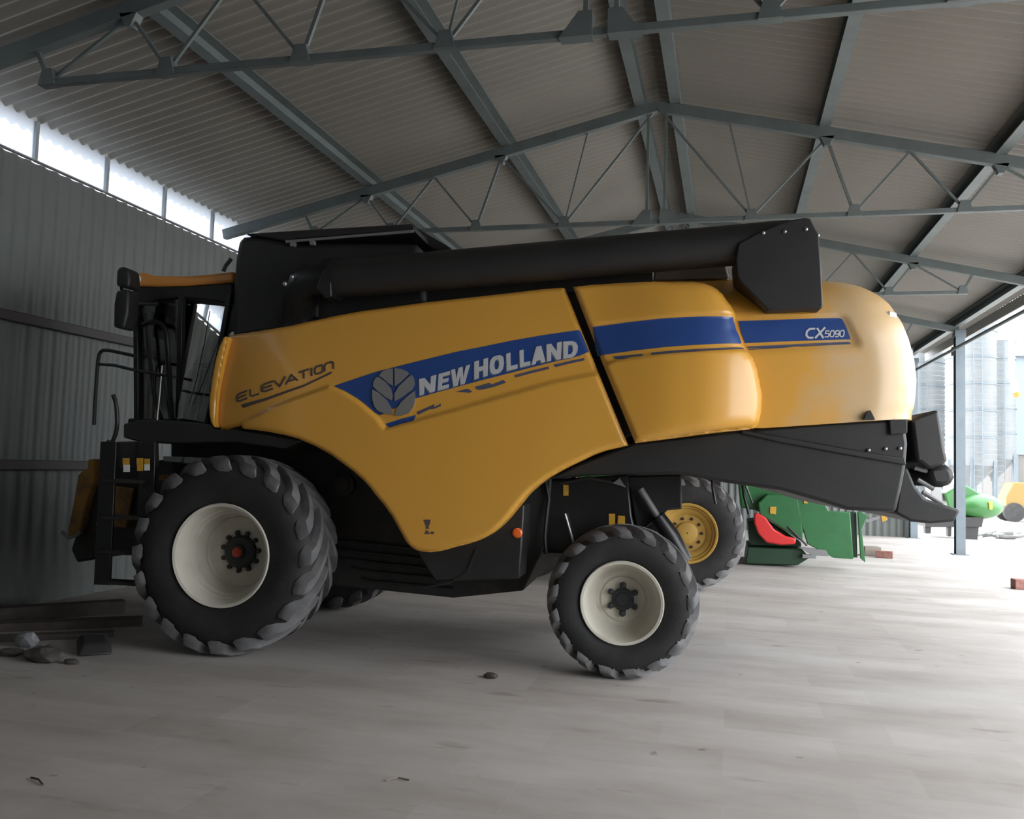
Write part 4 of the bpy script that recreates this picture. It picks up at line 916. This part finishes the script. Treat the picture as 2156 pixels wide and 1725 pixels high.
silo('grain_silo', 'tall corrugated galvanised grain silo seen right behind the clear post', 12.42, 50, 1.22, 2.55, 11.6)
silo('grain_silo', 'pale galvanised silo between the harvester tail and the clear post', 11.0, 56, 1.5, 1.6, 11.2)
silo('grain_silo', 'galvanised silo farther back, just right of the post-framed silo', 14.6, 54, 1.1, 3.0, 9.6)

H = thing('storage_hall', 'long blue-grey storage hall in the yard behind the silos', 'building', (16.6, 58, G0), 0)
mb = MB(); mb.box(0, 26, 0, 12, 3.4, 9.4); mb.build('upper_cladding', 'hallup', H)
mb = MB(); mb.box(.05, 26, .12, 12, 0, 3.4); mb.build('lower_wall', 'halllow', H)
mb = MB(); mb.prism([(-.3, 9.35), (26.3, 9.35), (26.3, 9.6), (-.3, 9.6)], -.3, 12.3); mb.build('roof_edge', 'hallup', H)
for x in (0.1, 4.6, 9.2, 13.8):
    mb = MB(); mb.box(x, x+.25, -.15, .12, 0, 3.4); mb.build('pilaster', 'galv', H)
for x in (1.4, 6.0, 10.6):
    mb = MB(); mb.box(x, x+2.4, .06, .12, 0, 3.0); mb.build('sliding_door', 'halllow', H)
S_ = thing('grain_spout', 'white bent grain spout pipe with an orange end beside the silos', 'spout', (14.2, 47, G0), 0)
q = [(13.380, 10.487), (13.521, 9.300), (13.486, 6.942), (13.753, 6.006)]; mb = MB(); mb.tube([(x-14.2, 0, z-G0) for x, z in q], .14, 14); mb.build('pipe', 'white', S_)
q = [(13.712, 6.099), (13.773, 5.866)]; mb = MB(); mb.tube([(x-14.2, 0, z-G0) for x, z in q], .16, 14); mb.build('pipe_end', 'orange', S_)
q = [(13.380, 10.487), (12.682, 11.454), (12.034, 10.508)]; mb = MB(); mb.tube([(x-14.2, 0, z-G0) for x, z in q], .1, 12); mb.build('support_pipe', 'galv', S_)
mb = MB(); mb.bar((0.2, .5, 0), (.2, .5, 11), .3, .3); mb.build('elevator_leg', 'galv', S_)

# green round-nosed machine in the yard
GM = thing('green_trailed_mower', 'bright green round-nosed machine on black legs in the yard right of the post', 'machine', (7.2, 29.2, G0), 0)
def gp(pts, y0, y1, nm, m, bevel=.02):
    mb = MB(); mb.prism([(x-7.2, z-G0) for x, z in pts], y0, y1); return mb.build(nm, m, GM, bevel=bevel, segs=3)
mb = MB(); c = [(7.454, 0.941)][0]; mb.ball((c[0]-7.2, .2, c[1]-G0), .72, (1, 1.1, .56), sub=4); mb.build('nose_hood', 'lightgreen', GM)
gp([(6.479, 1.292), (6.904, 1.597), (7.141, 1.547), (7.716, 1.195), (7.663, 1.022), (6.611, 0.791)], -.1, .9, 'body_cover', 'lightgreen', .05)
gp([(7.585, 1.104), (7.677, 1.108), (7.675, 0.879), (7.597, 0.876)], -.62, -.5, 'sticker', 'sticker', .002)
gp([(5.862, 0.542), (7.531, 0.644), (7.478, 0.327), (5.916, 0.254)], -.3, .9, 'frame', 'black', .02)
for q in ([(5.903, 0.326), (6.090, 0.335), (6.077, 0.059), (5.929, 0.052)], [(7.006, 0.334), (7.426, 0.396), (7.372, -0.106), (7.057, -0.122)], [(6.557, 0.342), (6.663, 0.347), (6.649, 0.001), (6.569, -0.003)]): gp(q, -.2, .1, 'leg', 'black', .01)
gp([(6.078, 1.859), (6.412, 1.580), (6.478, 1.002), (6.144, 0.960)], 0, .8, 'gear_case', 'grey', .03)

q = [(12.498, 42.578)][0]
YM = thing('yellow_loader', 'small yellow machine far off at the right edge, before the storage hall', 'machine', (q[0], q[1], G0), 0)
mb = MB(); mb.prism([(-.5, .5), (1.6, .5), (1.6, 1.0), (.7, 1.15), (.6, 1.75), (-.2, 1.75), (-.5, 1.1)], 0, 1.3); mb.build('body', 'loader', YM, bevel=.05)
for x in (-.2, 1.2):
    for y in (-.1, 1.1):
        mb = MB(); mb.tube([(x, y, .42), (x, y+.28, .42)], .42, 20); mb.build('wheel', 'rubber', YM)
q = [(8.433, 30.055)][0]
mb = MB()
for k in range(5): mb.tube([(q[0]-.9+.3*k, q[1]+.2*math.sin(k*2), .05-.05), (q[0]-.2+.35*k, q[1]+.3*math.cos(k*3), .16)], .06, 8)
mb.ball((q[0], q[1], .05), .25, (1.6, 1, .5), 2, .1); tag(mb.build('scrap_pipe_bundle', 'grey'), 'low grey bundle of scrap pipes on the yard right of the green machine', 'scrap')

# ------------------------------------------------------------------ loose things on the floor
def brick(px, label, sz=(.24, .12, .1), rz=0, m='brick', nm='brick', cat='brick', z=0):
    mb = MB(); mb.box(-sz[0]/2, sz[0]/2, -sz[1]/2, sz[1]/2, 0, sz[2]); o = mb.build(nm, m, bevel=.01); o.location = (px[0], px[1], z); o.rotation_euler = (0, 0, rz); return tag(o, label, cat)
q = [(3.112, 20.727), (3.327, 20.303), (4.692, 15.797)]
brick(q[0], 'pinkish flat block on the floor right of the green implement', (.36, .3, .2), .2, 'beige', 'concrete_block', 'block')
brick(q[1], 'dark red brick lying beside the pinkish block, right of the green implement', (.34, .2, .15), -.2)
brick(q[2], 'red-brown brick lying alone on the pale floor at the right edge', (.32, .2, .16), .1)
def lump(px, r, sc, label, m='stone', nm='rubble_lump', cat='rubble', grp=None, jit=.16):
    mb = MB(); mb.ball((0, 0, r*sc[2]*.72), r, sc, 2, jit); o = mb.build(nm, m, smooth=False); o.location = (px[0], px[1], 0); return tag(o, label, cat, grp)
q = [(-1.865, 6.999)][0]
lump(q, .06, (1.1, .75, .42), 'dark flat clod of dirt on the floor left of the rear wheel', nm='dirt_clod', cat='dirt clod')
q = [(-5.528, 6.198), (-5.630, 6.390), (-5.930, 6.268), (-5.335, 6.672), (-6.061, 6.588), (-5.247, 6.199)]
lump(q[0], .13, (1.4, .9, .55), 'largest dark rubble lump on the floor by the left edge')
lump(q[1], .09, (1.1, .9, .6), 'dark lump touching the back of the largest rubble lump')
lump(q[2], .09, (1.4, .9, .4), 'dark rubble lump nearest the left picture edge')
lump(q[4], .10, (1.1, .7, .8), 'pale bluish stone among the dark rubble at left', 'pale', 'pale_stone', 'stone')
lump(q[5], .05, (1.5, .8, .5), 'small dark chip right of the largest rubble lump', nm='rubble_chip')
q = [(-5.382, 6.410), (-5.152, 6.583), (-5.469, 6.966), (-5.794, 6.877)]
mb = MB(); mb.prism(q, 0, .10, axis='z', taper=.72); o = mb.build('tarpaulin', 'tarp', bevel=.03, segs=3); tag(o, 'crumpled dark tarpaulin on the floor in front of the ladder', 'tarpaulin')
def plank(a, b, w, h, z, label, m='wood'):
    mb = MB(); mb.bar((a[0], a[1], z+h/2), (b[0], b[1], z+h/2), w, h); tag(mb.build('timber_plank', m, bevel=.006), label, 'plank', 'planks along the left wall')
q = [(-6.639, 6.570), (-5.681, 7.257), (-7.021, 6.939), (-5.807, 7.841), (-7.367, 7.273), (-6.442, 8.361)]
plank(q[0], q[1], .14, .05, 0, 'weathered plank nearest the camera, on the floor beside the rubble')
plank(q[2], q[3], .2, .08, 0, 'broad dark plank lying behind the rubble, middle of three')
plank(q[4], q[5], .16, .14, 0, 'thick dark timber lying closest to the left wall')
q = [(-3.590, 3.995), (-3.456, 3.932)]
mb = MB(); mb.tube([(q[0][0], q[0][1], .006), ((q[0][0]+q[1][0])/2, (q[0][1]+q[1][1])/2+.01, .012), (q[1][0], q[1][1], .006)], .005, 6); tag(mb.build('twig', 'wood'), 'thin dark twig on the floor at the lower left corner', 'twig')
q = [(-1.793, 4.565), (-1.745, 4.627), (-1.673, 4.614)]
mb = MB(); mb.tube([(x, y, .006) for x, y in q], .004, 6); tag(mb.build('straw_stalk', 'beige'), 'short pale straw stalk on the floor at lower middle', 'straw')

# ------------------------------------------------------------------ light, sky, camera
w = bpy.data.worlds.new('overcast_sky'); SC.world = w; w.use_nodes = True
bg = w.node_tree.nodes['Background']; bg.inputs[0].default_value = (.92, .96, 1.0, 1); bg.inputs[1].default_value = 2.2

cam = bpy.data.cameras.new('camera'); co = bpy.data.objects.new('camera', cam); COL.objects.link(co); SC.camera = co
R = [[0.970041, -0.014103, 0.242532], [0.241001, -0.070083, -0.967991], [0.030649, 0.997441, -0.064585]]
co.matrix_world = Matrix.Translation((0, 0, 1.75)) @ Matrix([r+[0] for r in R]+[[0, 0, 0, 1]])
cam.sensor_fit = 'HORIZONTAL'; cam.sensor_width = 36; cam.lens = 30.401; cam.clip_end = 500

vs = SC.view_settings; SC.display_settings.display_device = 'sRGB'
vs.view_transform = 'Standard'; vs.look = 'None'; vs.gamma = 1; vs.use_curve_mapping = False; vs.exposure = 1.84
SC.cycles.max_bounces = 8; SC.cycles.diffuse_bounces = 6; SC.cycles.transparent_max_bounces = 12; SC.cycles.use_denoising = True
SC.cycles.sample_clamp_indirect = 8
